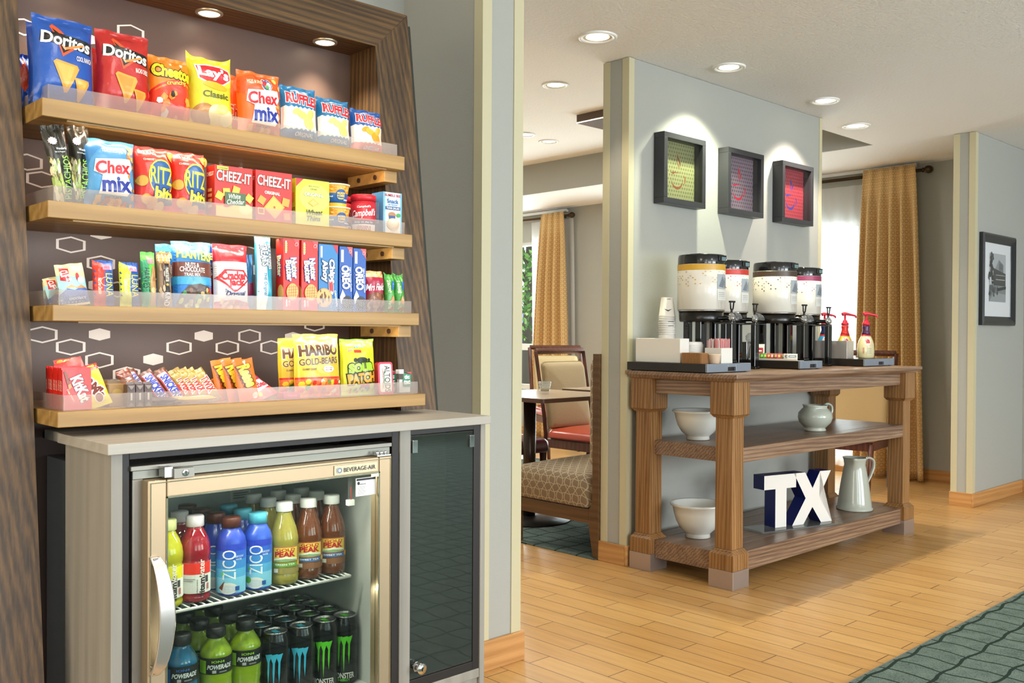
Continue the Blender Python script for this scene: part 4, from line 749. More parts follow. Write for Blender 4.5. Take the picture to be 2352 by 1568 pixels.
pl = [Rr(0, .88, 1, 1, '58c6e2'), P([(0, .1), (1, .1), (1, .88), (0, .84)], '2b79c4'), T('PLANTERS', .5, .79, .86, .13, 'eadc6a', -5, ol='2a6a4a', bold=.04, ow=.05), Rr(0, .46, 1, .68, '6b3a2e'), T('NUTS &', .40, .635, .34, .06, 'f4ece0', -2, bold=.02), T('CHOCOLATE', .42, .565, .62, .07, 'f4ece0', -2, bold=.02), T('TRAIL MIX', .40, .49, .40, .045, 'f0e4d4'), Rr(0, .34, 1, .46, '3a9cc8'), P([(.05, 0), (.95, 0), (.9, .30), (.6, .36), (.3, .33), (.1, .2)], '4a3526')]+chips(41, 34, .1, .03, .88, .28, .055, ['c9b078', '5c3a24', 'd8c694', '7a5638', 'cdd23c', '3c8a44', 'a83a2c'])
bag('trail_mix_bag', 'blue trail mix pouch with brown band on the third shelf', 'snack bag', .884, .975, .146, S3[0]+.034, S3[1], pl, '2a6fc0', .045, 41)
bag('trail_mix_bag', 'blue pouch standing behind the front trail mix pouch', 'snack bag', .872, .955, .142, S3[0]+.09, S3[1], pl, '3565c8', .04, 42)
cj = [Rr(0, .72, 1, 1, 'c9232b'), P([(0, .48), (0, .72), (1, .70), (1, .5)], 'ece6e2'), P([(.0, .46), (.22, .60), (.8, .60), (1, .46), (.55, .26), (.45, .26)], 'c9232b'), P([(.10, .46), (.28, .575), (.76, .575), (.93, .46), (.55, .29), (.45, .29)], 'f2ece6'), T('Cracker', .5, .505, .74, .12, 'cf2530', 2, bold=.05), T('Jack', .55, .39, .48, .13, 'cf2530', 2, bold=.05), T('The', .26, .27, .1, .05, '3c4c74'), T('Original', .52, .22, .54, .09, '2b3f74', 3, shear=.25), P([(0, 0), (1, 0), (1, .1), (.5, .14), (0, .1)], 'b8242a')]+chips(43, 16, .15, .03, .9, .14, .06, ['d89a54', 'e9c07a', 'b8703a'])
bag('caramel_popcorn_bag', 'red and white caramel popcorn bag', 'snack bag', .977, 1.062, .146, S3[0]+.032, S3[1], cj, 'e4dedb', .045, 43)
bag('caramel_popcorn_bag', 'dark blue topped popcorn bag behind the red and white one', 'snack bag', .966, 1.02, .148, S3[0]+.085, S3[1], [Rr(0, 0, 1, .5, 'c9232b'), T('NEW', .5, .80, .7, .1, 'f2d93a', bold=.04), T('PRIZE', .5, .66, .6, .08, 'f4f4f4', bold=.04), T('INSIDE!', .5, .55, .7, .08, 'f4f4f4', bold=.04)], '23307e', .035, 44)
bag('cereal_treat_bar', 'tall teal and white crisped rice bar, tallest on the third shelf', 'snack bar', 1.077, 1.117, .178, S3[0]+.03, S3[1], [P([(0, .0), (.62, 0), (.52, .93), (.05, .93)], 'd9e6e0'), T('RICE KRISPIES', .76, .69, 1.45, .05, 'f4f6f4', -86, ol='1b5a6e', bold=.03), T('TREATS', .42, .71, 1.3, .085, 'f2f6f4', -86, ol='1b3a4e', bold=.04, ow=.07), T('THE Original', .40, .33, 1.3, .06, '2a7aa8', -86, bold=.01, shear=.2)], '2b9cb4', .028, 45, pinch=.03)
bag('cereal_treat_bar', 'blue and purple bar standing behind the teal and white one', 'snack bar', 1.068, 1.10, .13, S3[0]+.085, S3[1], [P([(0, .2), (1, .3), (1, .5), (0, .45)], '9a2a5a')], '3f8ac0', .025, 46)
def nutter(): return [P([(.62, 1), (1, 1), (1, .86)], 'e0464a'), RG(.83, .93, .09, .03, .02, 'f2c8c4', -45), Rr(.10, .80, .20, .97, 'e8e6cc'), T('0000', .15, .885, .5, .035, 'b8c86a', -90, bold=.05), T('Nutter', .68, .595, 1.15, .085, 'f4efc0', -84, ol='2b3f9c', bold=.05, ow=.06), T('Butter', .34, .555, 1.15, .085, 'f4efc0', -84, ol='2b3f9c', bold=.05, ow=.06), E(.52, .255, .36, .115, 'c98f44'), E(.56, .265, .36, .115, 'ddae62')]+[P([(.3+.14*k, .18), (.33+.14*k, .18), (.36+.14*k, .36), (.33+.14*k, .36)], 'b67c36') for k in range(4)]+[P([(.24, .20+.04*k), (.88, .215+.04*k), (.88, .222+.04*k), (.24, .207+.04*k)], 'b67c36') for k in range(4)]+[Rr(.1, .05, .2, .15, 'eecfc4'), T('NET WT', .32, .1, .3, .03, 'f0d8cc', -90)]
nbs = [T('Butter', .5, .62, 1.4, .10, 'f4efc0', -86, ol='5a4fb0', bold=.05), E(.7, .25, .4, .11, 'ddae62')]
carton('cookie_box', 'red sandwich cookie box right of the teal bar, the left of two', 'cookie box', 1.134, 1.175, .166, S3[0]+.024, S3[1], nutter(), 'd52a20', .034, nbs)
carton('cookie_box', 'red sandwich cookie box touching the blue chocolate chip box', 'cookie box', 1.182, 1.226, .165, S3[0]+.024, S3[1], nutter(), 'd02820', .034, nbs)
carton('cookie_box', 'light blue chocolate chip cookie box', 'cookie box', 1.229, 1.282, .160, S3[0]+.024, S3[1], [P([(.72, 1), (1, 1), (1, .86)], 'c8283a'), Rr(.08, .80, .18, .97, 'dfe6ee'), T('Chips', .66, .60, 1.05, .11, 'f4f4f0', -86, ol='1c2c5c', bold=.05, ow=.08), T('Ahoy', .28, .60, .95, .11, 'f4f4f0', -86, ol='1c2c5c', bold=.05, ow=.08), T('!', .62, .37, .25, .06, 'd52b2e', -86, ol='f4f4f0', bold=.06), E(.25, .2, .42, .145, 'c9924e'), E(.25, .2, .38, .13, 'ddae6a')]+chips(51, 16, .02, .1, .5, .3, .04, ['5c3520', '6e4228'])+[T('ORIGINAL', .86, .19, .75, .03, 'f4f4f0', -80)], '2a78b4', .034, None)
def oreo(): return [P([(.55, 1), (1, 1), (1, .84)], 'e0555c'), RG(.82, .93, .10, .03, .02, 'f4d0cc', -45), Rr(.10, .76, .30, .95, 'e2e8f2'), T('OREO', .46, .53, 1.5, .125, 'f4f6f8', -86, ol='1b3f8c', bold=.05, ow=.06), T("Milk's Favorite Cookie", .84, .50, 1.6, .03, 'f0f2f6', -86, bold=.01), P([(.0, .22), (.2, .34), (.4, .26), (.45, .2), (.1, .12)], 'e8ecf4'), E(.58, .13, .44, .115, '1c1a1c'), RG(.58, .13, .40, .10, .03, '4a4648'), E(.58, .13, .2, .05, '353133')]
carton('cookie_box', 'dark blue chocolate sandwich cookie box next to the chocolate chip box', 'cookie box', 1.287, 1.324, .158, S3[0]+.024, S3[1], oreo(), '1f54a6', .034, None)
carton('cookie_box', 'dark blue chocolate sandwich cookie box at the right end of the cookie boxes', 'cookie box', 1.327, 1.364, .156, S3[0]+.024, S3[1], oreo(), '1f54a6', .034, None)
bag('cookie_bag', 'small crimson cookie bag with a tan top', 'snack bag', 1.376, 1.436, .105, S3[0]+.03, S3[1], [Rr(0, .84, 1, 1, 'd9a56a'), T('Mrs Fields', .5, .60, .96, .16, 'f4ece8', 4, bold=.02, shear=.3), P([(0, 0), (1, 0), (1, .42), (.5, .48), (0, .42)], '7a4a34')]+chips(53, 30, .05, .03, .95, .42, .09, ['a8744c', '8a5434', 'c99a70', '5c3824']), 'a51f3c', .035, 53)
def grn(): return [Rr(.0, .0, .35, 1, '3f8f3c'), T('Snackwell', .30, .68, 1.1, .09, 'dfeecb', -86, bold=.02), Rr(.55, .6, .9, .82, '2f6fb0'), P([(.3, .25), (.6, .45), (.8, .35), (.75, .2), (.5, .22)], 'b9763f'), P([(.35, .27), (.6, .42), (.74, .34), (.7, .23), (.5, .25)], 'cf8f54'), T('Vanilla', .3, .2, .7, .08, 'dfeecb', -86), E(.6, .1, .2, .05, 'c8433a')]
for k, (a, b, l) in enumerate(((1.438, 1.466, 'green cookie pack with twisted top, the left one of the pair'), (1.468, 1.497, 'green cookie pack with twisted top at the right end of the third shelf'))):
    bag('cookie_pack', l, 'snack pack', a, b, .098, S3[0]+.032, S3[1], grn(), '4c9c3e', .024, 54+k, ear=.06, pinch=.02)
# lowest shelf: sweets
z4 = S4[1]+.001; y4 = S4[0]
kk = [P([(.1, .3), (.16, .55), (.5, .92), (.9, .85), (.8, .3), (.4, .08)], 'b8201a'), P([(.12, .32), (.17, .54), (.5, .88), (.87, .82), (.77, .32), (.4, .12)], 'd8261c'), T('KitKat', .62, .52, .95, .26, 'f4ece6', -68, ol='8a120c', bold=.04), P([(.04, .95), (.12, .97), (.26, .62), (.18, .55)], '7a3f1c'), P([(.18, .62), (.26, .66), (.30, .56), (.20, .5)], 'c98a4a'), T('Crisp Wafers', .25, .36, .5, .05, 'f2d8b0', -62)]
for k in range(10):
    W = .054; g = G(); g.box(-W/2, W/2, -.0045, .0045, 0, .078, foil('d3231a')); g.prism([(-W/2-.0005, .078), (W/2+.0005, .078), (W/2+.001, .0825), (-W/2-.001, .0825)], -.001, .001, foil('c81f17'), 'Y')
    g.art(lambda x, y, e: (-W/2+x, -.0045-e, y), W, .078, kk, foil)
    g.art(lambda u, v, e: (-W/2-e, .0045-u, v), .009, .078, [T('KitKat', .5, .6, 2.2, .06, 'e8c0b0', 90)], foil)
    g.obj('wafer_bar', loc=(.668+.0009*k, y4+.031+.0125*k, z4), rot=(R_(-3), R_(.6*(k % 3)-.5), R_(2*(k % 2))), group='red wafer bars filed on edge' if k else None, cat='candy bar',
          label='front red chocolate wafer bar facing out at the left end of the lowest shelf' if k == 0 else 'red chocolate wafer bar on edge in the row behind the front one' if k < 9 else 'rearmost red chocolate wafer bar of the filed row')
def mm(c): return [P([(0, 0), (1, 0), (1, .35), (0, .55)], 'e2d838'), Rr(0, .86, 1, 1, 'c9201c'), T("M&M's", .52, .52, 1.05, .24, '6a2a1c', -62, ol='f4efe6', bold=.06, ow=.1), E(.62, .2, .16, .12, '8a4a2c'), RG(.62, .2, .16, .12, .03, 'f2efe6')]
pack('candy_bag', 'yellow and brown candy pack leaning in front, right of the wafer bars', 'candy bag', .058, .088, .014, mm(0), 'd9cf2f', (.716, y4+.05, z4+.001), (-18, -16, 0), 61)
pack('candy_bag', 'red candy pack standing tilted behind the yellow and brown one', 'candy bag', .055, .10, .014, [P([(0, 0), (1, 0), (1, .3), (0, .3)], 'd8cc30'), T("M&M's", .5, .55, .9, .25, 'f4efe6', -60, ol='6a2a1c')], 'd0261e', (.712, y4+.10, z4+.001), (-10, -20, 0), 62)
pack('candy_bag', 'yellow topped candy pack at the back, tip showing above the red one', 'candy bag', .05, .098, .012, [Rr(0, .8, 1, 1, 'c9301c')], 'd9b02c', (.700, y4+.135, z4+.001), (-8, -8, 0), 63)
g = G(); g.box(0, .06, 0, .05, 0, .054, glass_mat('cellophane', 'f4ecdc', 1.3, .30, 'dcc8a8', .2)); g.box(.004, .056, .004, .046, .001, .045, M('b89a68', .7)); g.art(front(.004, .001, .004), .052, .044, [E(.3, .6, .2, .2, 'd8c070'), E(.7, .5, .2, .25, 'c84a30')])
g.obj('clear_sweets_box', loc=(.737, y4+.055, z4), label='clear plastic box of sweets beside the yellow and brown candy pack', cat='sweets box')
for k in range(3):
    g = G(); g.box(-.0078, .0078, 0, .02, 0, .046, foil('4a3128')); g.prism([(-.0078, .046), (.0078, .046), (.0082, .0505), (-.0082, .0505)], .008, .010, foil('6d5a50'), 'Y')
    g.art(front(-.0078, 0, 0), .0156, .046, [P([(.1, .95), (.9, .95), (.6, .78), (.4, .78)], '8a7a70'), P([(.1, .03), (.9, .03), (.6, .2), (.4, .2)], '8a7a70'), Rr(.38, .30, .62, .62, 'd8d0c4')], foil)
    g.obj('chocolate_bar', loc=(.7705+.0175*k, y4+.021, z4), label=('left', 'middle', 'right')[k]+' one of three dark brown wrapped bars standing in front', cat='candy bar', group='three dark wrapped bars')
snk = [Rr(.12, .08, .88, .92, 'efe6e0'), P([(.12, .08), (.2, .08), (.2, .92), (.12, .92)], 'b8323a'), P([(.82, .08), (.88, .08), (.88, .92), (.82, .92)], 'b8323a'), T('SNICKERS', .52, .5, 1.9, .2, '2a3f9c', -90, bold=.05)]
mus = [P([(.0, .3), (1, .1), (1, .6), (0, .7)], 'a22a3c'), T('MUSKETEERS', .5, .45, 1.7, .15, 'e6d8dc', -90, ol='8a2038', bold=.04), Rr(0, .75, 1, .92, '6b3424')]
twx = [Rr(0, .1, 1, .9, '8f7a34'), P([(0, .2), (.3, .25), (.25, .6), (0, .55)], 'c9352a'), T('TWIX', .6, .5, 1.2, .2, 'd03028', -90, ol='f2ece0', bold=.05, ow=.08)]
bars = [(.812, .075, 8, -20, mus, '7a3f30', 'brown and crimson wrapped bar lying back against the others'), (.838, .095, 4, -26, snk, '5c3426', 'brown peanut bar with blue lettering behind the leftmost one'), (.858, .055, 0, -28, snk, '5c3426', 'brown peanut bar with blue lettering, front left of the pair'), (.893, .06, 6, -27, snk, '5f3828', 'brown peanut bar with blue lettering, front right of the pair'),
        (.905, .10, 10, -22, [Rr(0, .6, 1, .9, 'dcd6c8')]+chips(71, 6, .1, .2, .9, .6, .2, ['7a4a2c', 'a8703a']), '6a4630', 'brown and cream wrapped bar behind the peanut bars'), (.930, .085, 4, -24, twx, '857034', 'olive gold caramel bar, leftmost of the fan'), (.944, .080, 2, -24, twx, '857034', 'olive gold caramel bar, second in the fan'), (.958, .075, 0, -25, twx, '8a7436', 'olive gold caramel bar, third in the fan'), (.978, .07, 0, -26, twx, '8f7a38', 'olive gold caramel bar with red lettering, front of the fan')]
for i, (x, dy, rz, ly, art, c, l) in enumerate(bars):
    pack('candy_bar', l, 'candy bar', .030, .082, .014, art, c, (x, y4+dy, z4+.001), (-22, ly, rz), 70+i)
for i, (x, dy, c, l) in enumerate(((.868, .036, '4a2f24', 'dark bar lying flat behind the clear lip, left of the yellow ones'), (.905, .034, '3f2a22', 'dark bar lying flat right beside the first flat one'), (.935, .040, 'd3a43c', 'yellow wrapped bar lying flat, leftmost yellow one'), (.968, .032, 'd8ac44', 'yellow wrapped bar lying flat in front of the caramel bars'), (.992, .045, 'dba63c', 'yellow orange wrapped bar lying flat before the orange packs'))):
    pack('candy_bar', l, 'candy bar', .026, .06, .012, [Rr(.15, .3, .85, .6, 'e9dcae' if i > 1 else '6a4a3c')], c, (x-.03, y4+dy, z4+.010), (-90, 0, 62+8*i), 80+i)
pack('candy_bar', 'orange and red wafer pack lying low between the caramel bars and the orange cups', 'candy bar', .035, .055, .016, [P([(0, .2), (1, .4), (1, .7), (0, .6)], 'd23a22')], 'd9792c', (1.005, y4+.09, z4+.001), (-30, -20, 0), 86)
ree = [T('Reese', .56, .60, 1.0, .30, 'f2dc3c', -74, ol='6a3412', bold=.05, ow=.08, shear=.2), T('2 PEANUT BUTTER CUPS', .27, .45, .8, .08, '5a2c10', -74), P([(.45, .95), (.62, .97), (.55, .85)], 'f4eee6'), E(.8, .1, .15, .08, 'efe0cf')]
for k, (x, dy, l) in enumerate(((1.040, .034, 'front orange peanut butter cup pack'), (1.026, .058, 'middle orange peanut butter cup pack, behind the front one'), (1.012, .082, 'rearmost orange peanut butter cup pack of three'))):
    pack('peanut_cup_pack', l, 'candy pack', .050, .093, .012, ree, 'dd6a1c', (x, y4+dy, z4+.001), (-5, -9, 4), 90+k, group='orange peanut butter cup packs')
pack('candy_bag', 'red and white fruit candy bag lying back right of the orange packs', 'candy bag', .062, .09, .014, [P([(.1, .2), (.9, .3), (.9, .65), (.1, .6)], 'e8dce6'), T('Skittles', .5, .45, .8, .2, 'd02a3a', ol='f4f0ee', bold=.04), E(.75, .75, .1, .08, '3a8ad0'), E(.3, .15, .1, .07, 'e8b83a')], 'c8242c', (1.100, y4+.06, z4+.004), (-58, -18, 10), 95)
pack('candy_bag', 'red candy pack behind the red and white fruit candy', 'candy bag', .05, .062, .012, [Rr(.2, .5, .8, .7, 'e8b8be')], 'b81e22', (1.082, y4+.115, z4+.001), (-15, -10, 0), 96)
g = G(); g.box(-.022, .022, 0, .03, 0, .014, card('b82a44')); g.art(front(-.022, 0, 0), .044, .014, [Rr(.2, .35, .8, .65, 'd86a80')])
g.obj('candy_box', loc=(1.148, y4+.035, z4), label='small crimson box lying behind the clear lip, left of the gold gummy bag', cat='candy box')
har = [Rr(0, .30, 1, .90, 'd2b433'), T('HARIBO', .47, .74, .82, .16, '5f3d16', 2, ol='f2ead0', bold=.05, ow=.04), T('GOLD-BEARS', .46, .565, .82, .10, '6a4519', 3, ol='efe2b0', bold=.03, ow=.03), T('GUMMY CANDY', .24, .44, .28, .03, '6a4a18'), E(.65, .44, .12, .055, 'efe3d0'), T('The original', .65, .455, .16, .02, '8a3a2c'), T('since 1920', .65, .425, .14, .02, '8a3a2c'), Rr(0, .285, 1, .315, 'c9281e'), Rr(0, 0, 1, .285, 'd86a3a')]+chips(97, 60, .04, .03, .96, .26, .06, ['e03a20', 'f0701c', 'f2c22c', '3c8a34', 'e8e0c8', 'd82818', 'f09030'])
bag('gummy_bag', 'big gold gummy candy bag in front on the lowest shelf', 'candy bag', 1.166, 1.288, .150, y4+.028, S4[1], har, 'ccae30', .05, 97, pinch=.01)
bag('gummy_bag', 'gold gummy candy bag showing behind the left edge of the front one', 'candy bag', 1.160, 1.27, .140, y4+.09, S4[1], har, 'd8c040', .05, 98, pinch=.01)
spk = [Rr(0, 0, 1, 1, 'ccd426'), P([(0, .93), (1, .90), (1, 1), (0, 1)], '6cc62c'), T('SOUR', .50, .48, .70, .15, '9fd62e', 3, ol='16200c', bold=.07, ow=.10), T('PATCH', .50, .30, .76, .16, 'ee9a24', 5, ol='16200c', bold=.06, ow=.10), T('kids', .60, .17, .24, .07, 'd8262c', 3, ol='3a1a10', bold=.04), E(.5, .62, .17, .05, '1c2810'), E(.3, .62, .05, .04, '1c2810'), E(.72, .62, .04, .03, '1c2810'), T('SOFT', .2, .80, .16, .04, 'c8402a', 8, ol='f4f0e0'), Rr(.28, .75, .48, .80, 'c83424')]+chips(99, 9, .08, .04, .9, .13, .045, ['3a6a9c', 'c84a2c', '3f8a3c', 'e08a2a'])+chips(101, 5, .1, .84, .6, .92, .03, ['5aa83a', '3a78a8'])
bag('sour_candy_bag', 'lime green and yellow sour candy bag', 'candy bag', 1.292, 1.390, .138, y4+.028, S4[1], spk, 'c6d024', .045, 99, pinch=.01)
def rrect(x0, z0, x1, z1, r, n=6):
    out = []
    for cx, cz, a in ((x1-r, z0+r, -90), (x1-r, z1-r, 0), (x0+r, z1-r, 90), (x0+r, z0+r, 180)):
        for k in range(n+1): q = R_(a+90*k/n); out.append((cx+r*math.cos(q), cz+r*math.sin(q)))
    return out
g = G(); g.prism(rrect(-.0225, 0, .0225, .081, .008), 0, .016, M('b3263c', .3, .3), 'Y'); g.prism(rrect(-.0175, .006, .0175, .076, .005), -.0006, 0, M('dcd8c6', .35, .2), 'Y')
g.art(front(-.0225, 0, -.0006), .045, .081, [T('ALTOIDS', .60, .48, 1.45, .20, '3c3a34', -90, bold=.01), T('CURIOUSLY STRONG', .30, .5, 1.1, .05, '9a4050', -90), Rr(.36, .3, .40, .7, '5a9a6a')])
g.obj('mint_tin', loc=(1.409, y4+.026, z4), rot=(R_(-4), 0, 0), bevel=.001, label='upright red and cream mint tin right of the sour candy bag', cat='mint tin')
for k, (x, dy, l) in enumerate(((1.474, .034, 'small clear mint box with green label in front'), (1.452, .070, 'small clear mint box behind the front one'))):
    g = G(); g.box(-.019, .019, 0, .014, 0, .056, CLEAR); g.box(-.0172, .0172, .002, .012, .002, .035, M('eceae0', .6)); g.box(-.019, -.006, -.001, .015, .050, .0605, M('f2f2ee', .3))
    g.art(front(-.019, 0, 0), .038, .056, [P([(.30, .30), (.95, .28), (.97, .96), (.32, .94)], '2f7f5c'), T('tic', .62, .74, .4, .16, 'f2f6f2', 3, bold=.05), T('tac', .62, .50, .5, .16, 'f2f6f2', 3, bold=.05), P([(.3, .94), (.97, .96), (.97, .86), (.55, .94)], 'c23a44')])
    g.obj('mint_box', loc=(x, y4+dy, z4), rot=(0, 0, R_(-6*k)), label=l, cat='mint box')

# ------------------------------------------------------------------ drinks in the fridge
def bottle_parts(nm, prof, body, cap, capprof, label, artL, wl, cat, lx, ly, lz, lab, group, a0=-128, labprof=None, n=28, mk=card):
    t = thing(nm, (lx, ly, lz), lab, cat, group)
    g = G(); g.lathe(prof, body, n=n); g.obj('body', parent=t)
    if labprof:
        (ra, za), (rb, zb) = labprof; g = G(); g.lathe([(ra+.0004, za), (rb+.0004, zb)], card(label), n=n, cap=False)
        cyl_art(g, ra+.0004, rb+.0004, za, zb, wl, artL, a0, mk=mk); g.obj('label', parent=t)
    g = G(); g.lathe(capprof, cap, n=n); g.obj('cap', parent=t)
    return t
def drink(c, tr=.25): return M(c, .08, 0, .6, .6, 0, 60, tr)
FZ = RZ+.0042
vwp = [(.0001, .0), (.027, .001), (.0315, .006), (.0315, .012), (.030, .016), (.0315, .02), (.0315, .085), (.030, .089), (.0318, .094), (.032, .108), (.030, .122), (.024, .138), (.0175, .150), (.016, .153), (.016, .157)]
vcap = [(.0175, .156), (.0185, .157), (.0185, .176), (.0165, .1785), (.0001, .1785)]
def vwl(c): return [Rr(0, 0, 1, .62, 'eeeae0'), Rr(0, .62, 1, 1, c), T('vitamin', .72, .30, .62, .17, '3a2a2c', 90, bold=.04), T('water', .72, .80, .46, .15, 'f2e4dc', 90), T('glaceau', .60, .22, .35, .05, '6a5a5c', 90), Rr(.80, .34, .88, .56, '4a4446'), Rr(.2, .40, .5, .43, '9a9696'), Rr(.2, .46, .55, .49, '9a9696'), Rr(.84, .1, .9, .3, 'c06a6a')]
def vw(x, y, c, lc, lab, grp=None): return bottle_parts('water_bottle', vwp, drink(c), M('d9cfd2' if c != 'c9c522' else 'c9cc8a', .4), vcap, 'eeeae0', vwl(lc), .085, 'drink bottle', x, y, FZ, lab, grp, a0=-122, labprof=((.0315, .021), (.0315, .084)))
vw(.835, 1.90, 'c9c522', 'e2d916', 'yellow flavoured water bottle half hidden by the left door frame')
vw(.896, 1.902, 'a8182c', 'e8321f', 'red flavoured water bottle standing in front on the wire shelf')
vw(.893, 1.970, '8a1424', 'e8321f', 'red flavoured water bottle behind the front red one')
zp = [(.0001, 0), (.026, .001), (.030, .006), (.0305, .03), (.0295, .06), (.0305, .09), (.031, .112), (.029, .124), (.021, .138), (.0185, .143), (.0185, .146)]
zcap = [(.0205, .144), (.0205, .164), (.019, .1665), (.0001, .1665)]
def zart(ch):
    return [Rr(0, .86, 1, 1, '2a3fb8'), Rr(0, .68, 1, .86, '2f63c8'), Rr(0, .5, 1, .68, '3f8ad0'), Rr(0, .32, 1, .5, '5aaedc'), Rr(0, 0, 1, .32, '86cbe6'), T('ZICO', .52, .58, .70, .27, 'f4f8fa', 90, bold=.0), E(.36, .40, .035, .03, '4cb83a'), E(.5, .10, .22, .12, 'e6e4d8'), E(.5, .09, .19, .08, 'cfd6dc'), (P([(.26, .1), (.42, .26), (.36, .06)], '6a3a26') if ch else E(.33, .16, .08, .07, '5cae3a')), Rr(.66, .05, .76, .14, '1f4f9c'), T('PREMIUM COCONUT', .74, .75, .25, .04, 'cfe0f2', 0), T('WATER', .74, .69, .14, .035, 'cfe0f2', 0)]
def zico(x, y, ch, lab, grp): return bottle_parts('coconut_water_bottle', zp, M('2f55c0' if not ch else '2c46b4', .3, 0, .3), M('57261a' if ch else '5cbcd6', .35), zcap, '3f8ad0', zart(ch), .09, 'drink bottle', x, y, FZ, lab, grp, labprof=((.0302, .008), (.0312, .112)))
zico(.975, 1.896, True, 'blue coconut water bottle with brown cap, front of its column', None)
zico(1.040, 1.900, False, 'blue coconut water bottle with turquoise cap, front of its column', None)
for k, o in enumerate(('second', 'third', 'fourth')):
    zico(.972-.002*k, 1.962+.066*k, True, 'blue coconut water bottle with brown cap, '+o+' one back in its column', None)
    if k < 2: zico(1.039-.001*k, 1.966+.066*k, False, 'blue coconut water bottle with turquoise cap, '+o+' one back in its column', None)
gp = [(.0001, 0), (.028, .001), (.032, .006), (.0325, .02), (.0315, .024), (.0315, .088), (.0325, .093), (.032, .105), (.026, .128), (.018, .150), (.0155, .158), (.0155, .164)]
gcap = [(.0185, .162), (.0188, .163), (.0185, .180), (.0165, .1825), (.0001, .1825)]
def gart(gr): return [Rr(0, 0, 1, 1, '9a8a4a' if gr else '8a5a3a'), Rr(.2, .42, .85, .98, 'b8242a'), Rr(.22, .44, .83, .96, 'e8c84a'), T('GOLD', .52, .88, .44, .10, 'b8242a', 0, bold=.03), T('PEAK', .50, .72, .46, .18, 'b8242a', 0, bold=.05), P([(.24, .46), (.24, .56), (.5, .62), (.8, .52), (.8, .46)], '8aa87c'), P([(.24, .5), (.5, .6), (.8, .5), (.8, .56), (.5, .64), (.24, .56)], 'e6e2c4'), Rr(.2, .26, .85, .42, '6fa23c' if gr else '4f6a9c'), T('GREEN TEA' if gr else 'SWEET TEA', .5, .35, .46, .06, 'f2f2e8'), Rr(.24, .06, .34, .2, 'e6e2d4'), E(.86, .36, .06, .10, 'e0a82c')]
def tea(x, y, gr, lab, grp=None): return bottle_parts('tea_bottle', gp, drink('b9a948' if gr else '7a3d1c', .3), M('e9e7e2', .35), gcap, '9a8a4a', gart(gr), .095, 'drink bottle', x, y, FZ, lab, grp, a0=-116, labprof=((.0316, .026), (.0316, .087)))
tea(1.106, 1.900, True, 'pale green tea bottle standing in front of the others like it')
tea(1.171, 1.905, False, 'brown sweet tea bottle, the left one in front'); tea(1.236, 1.908, False, 'brown sweet tea bottle, the right one in front')
for k, o in enumerate(('second', 'third')):
    y = 1.972+.068*k
    tea(1.106, y, True, 'pale green tea bottle, '+o+' one back in its column')
    tea(1.173, y+.003, False, 'brown sweet tea bottle, '+o+' one back in the left column'); tea(1.238, y+.005, False, 'brown sweet tea bottle, '+o+' one back in the right column')
# bottom: sports drinks and cans
BZ = .2935
pp = [(.0001, 0), (.030, .001), (.034, .008), (.034, .02), (.031, .03), (.034, .045), (.031, .06), (.034, .075), (.033, .088), (.034, .098), (.0335, .101), (.0335, .136), (.034, .141), (.030, .150), (.019, .167), (.0175, .170), (.0175, .174)]
pcap = [(.0165, .172), (.0195, .174), (.0205, .176), (.0205, .192), (.018, .196), (.0001, .196)]
def part_(c): return [Rr(0, 0, 1, 1, '181a18'), Rr(.16, .05, .36, .85, c), T('POWERADE', .66, .45, .52, .26, 'e6e6e2', 0, bold=.04, shear=.2), T('ION4', .62, .78, .26, .14, c, 0), Rr(.5, .08, .58, .26, 'b8b8b4'), Rr(.64, .1, .8, .18, '8a8a86')]
def power(x, y, c, cc, lab, grp=None): return bottle_parts('sports_drink_bottle', pp, drink(c, .2), M('161616', .45), pcap, '181a18', part_(cc), .10, 'drink bottle', x, y, BZ, lab, grp, labprof=((.0338, .102), (.0338, .136)))
power(.868, 1.905, '1e6f96', '2f6fc0', 'teal blue sports drink bottle at the left of the fridge bottom')
power(.945, 1.905, '9ab822', '9ad62e', 'lime sports drink bottle, left one of the front pair'); power(1.015, 1.907, '9ab822', '9ad62e', 'lime sports drink bottle, right one of the front pair')
power(.797, 1.90, '1e3f86', '2f6fc0', 'dark blue sports drink bottle behind the left door frame')
cp = [(.0001, .003), (.024, .003), (.026, .0), (.031, .010), (.0312, .138), (.030, .145), (.0262, .154), (.0262, .157)]
ctop = [(.0262, .156), (.0268, .1575), (.0262, .159), (.0245, .158), (.0235, .1545), (.0001, .1545)]
def can(x, y, c, lab, grp=None, bz=BZ):
    t = thing('energy_drink_can', (x, y, bz), lab, 'drink can', grp)
    g = G(); g.lathe(cp, M('15161a', .25, .5, .3), n=28, cap=False)
    claw = lambda cx, h, w: P([(cx-w*.7, .80), (cx+w*.9, .82), (cx+w*.35, .74), (cx+w*.25, .5), (cx+w*.05, h), (cx-w*.15, .5), (cx-w*.1, .72)], c)
    cyl_art(g, .0314, .0314, .010, .138, .085, [claw(.36, .26, .12), claw(.50, .16, .13), claw(.64, .30, .12), T('MONSTER', .5, .10, .60, .10, 'd8d6d0', 0, bold=.03), T('ENERGY' if c == '5ccc2c' else 'LO-CARB', .5, .02 if c == '5ccc2c' else .17, .36, .04, c)], -128, mk=lambda q: M(q, .3, .1)); g.obj('body', parent=t)
    g = G(); g.lathe(ctop, M('b9bcbc', .25, .95), n=28, cap=False); g.box(-.006, .006, -.011, .011, .155, .1562, M(c, .3, .4)); g.obj('lid', parent=t, bevel=.001)
    return t
BLU, GRN = '3fb4d2', '5ccc2c'
nth = ('front', 'second', 'third', 'fourth')
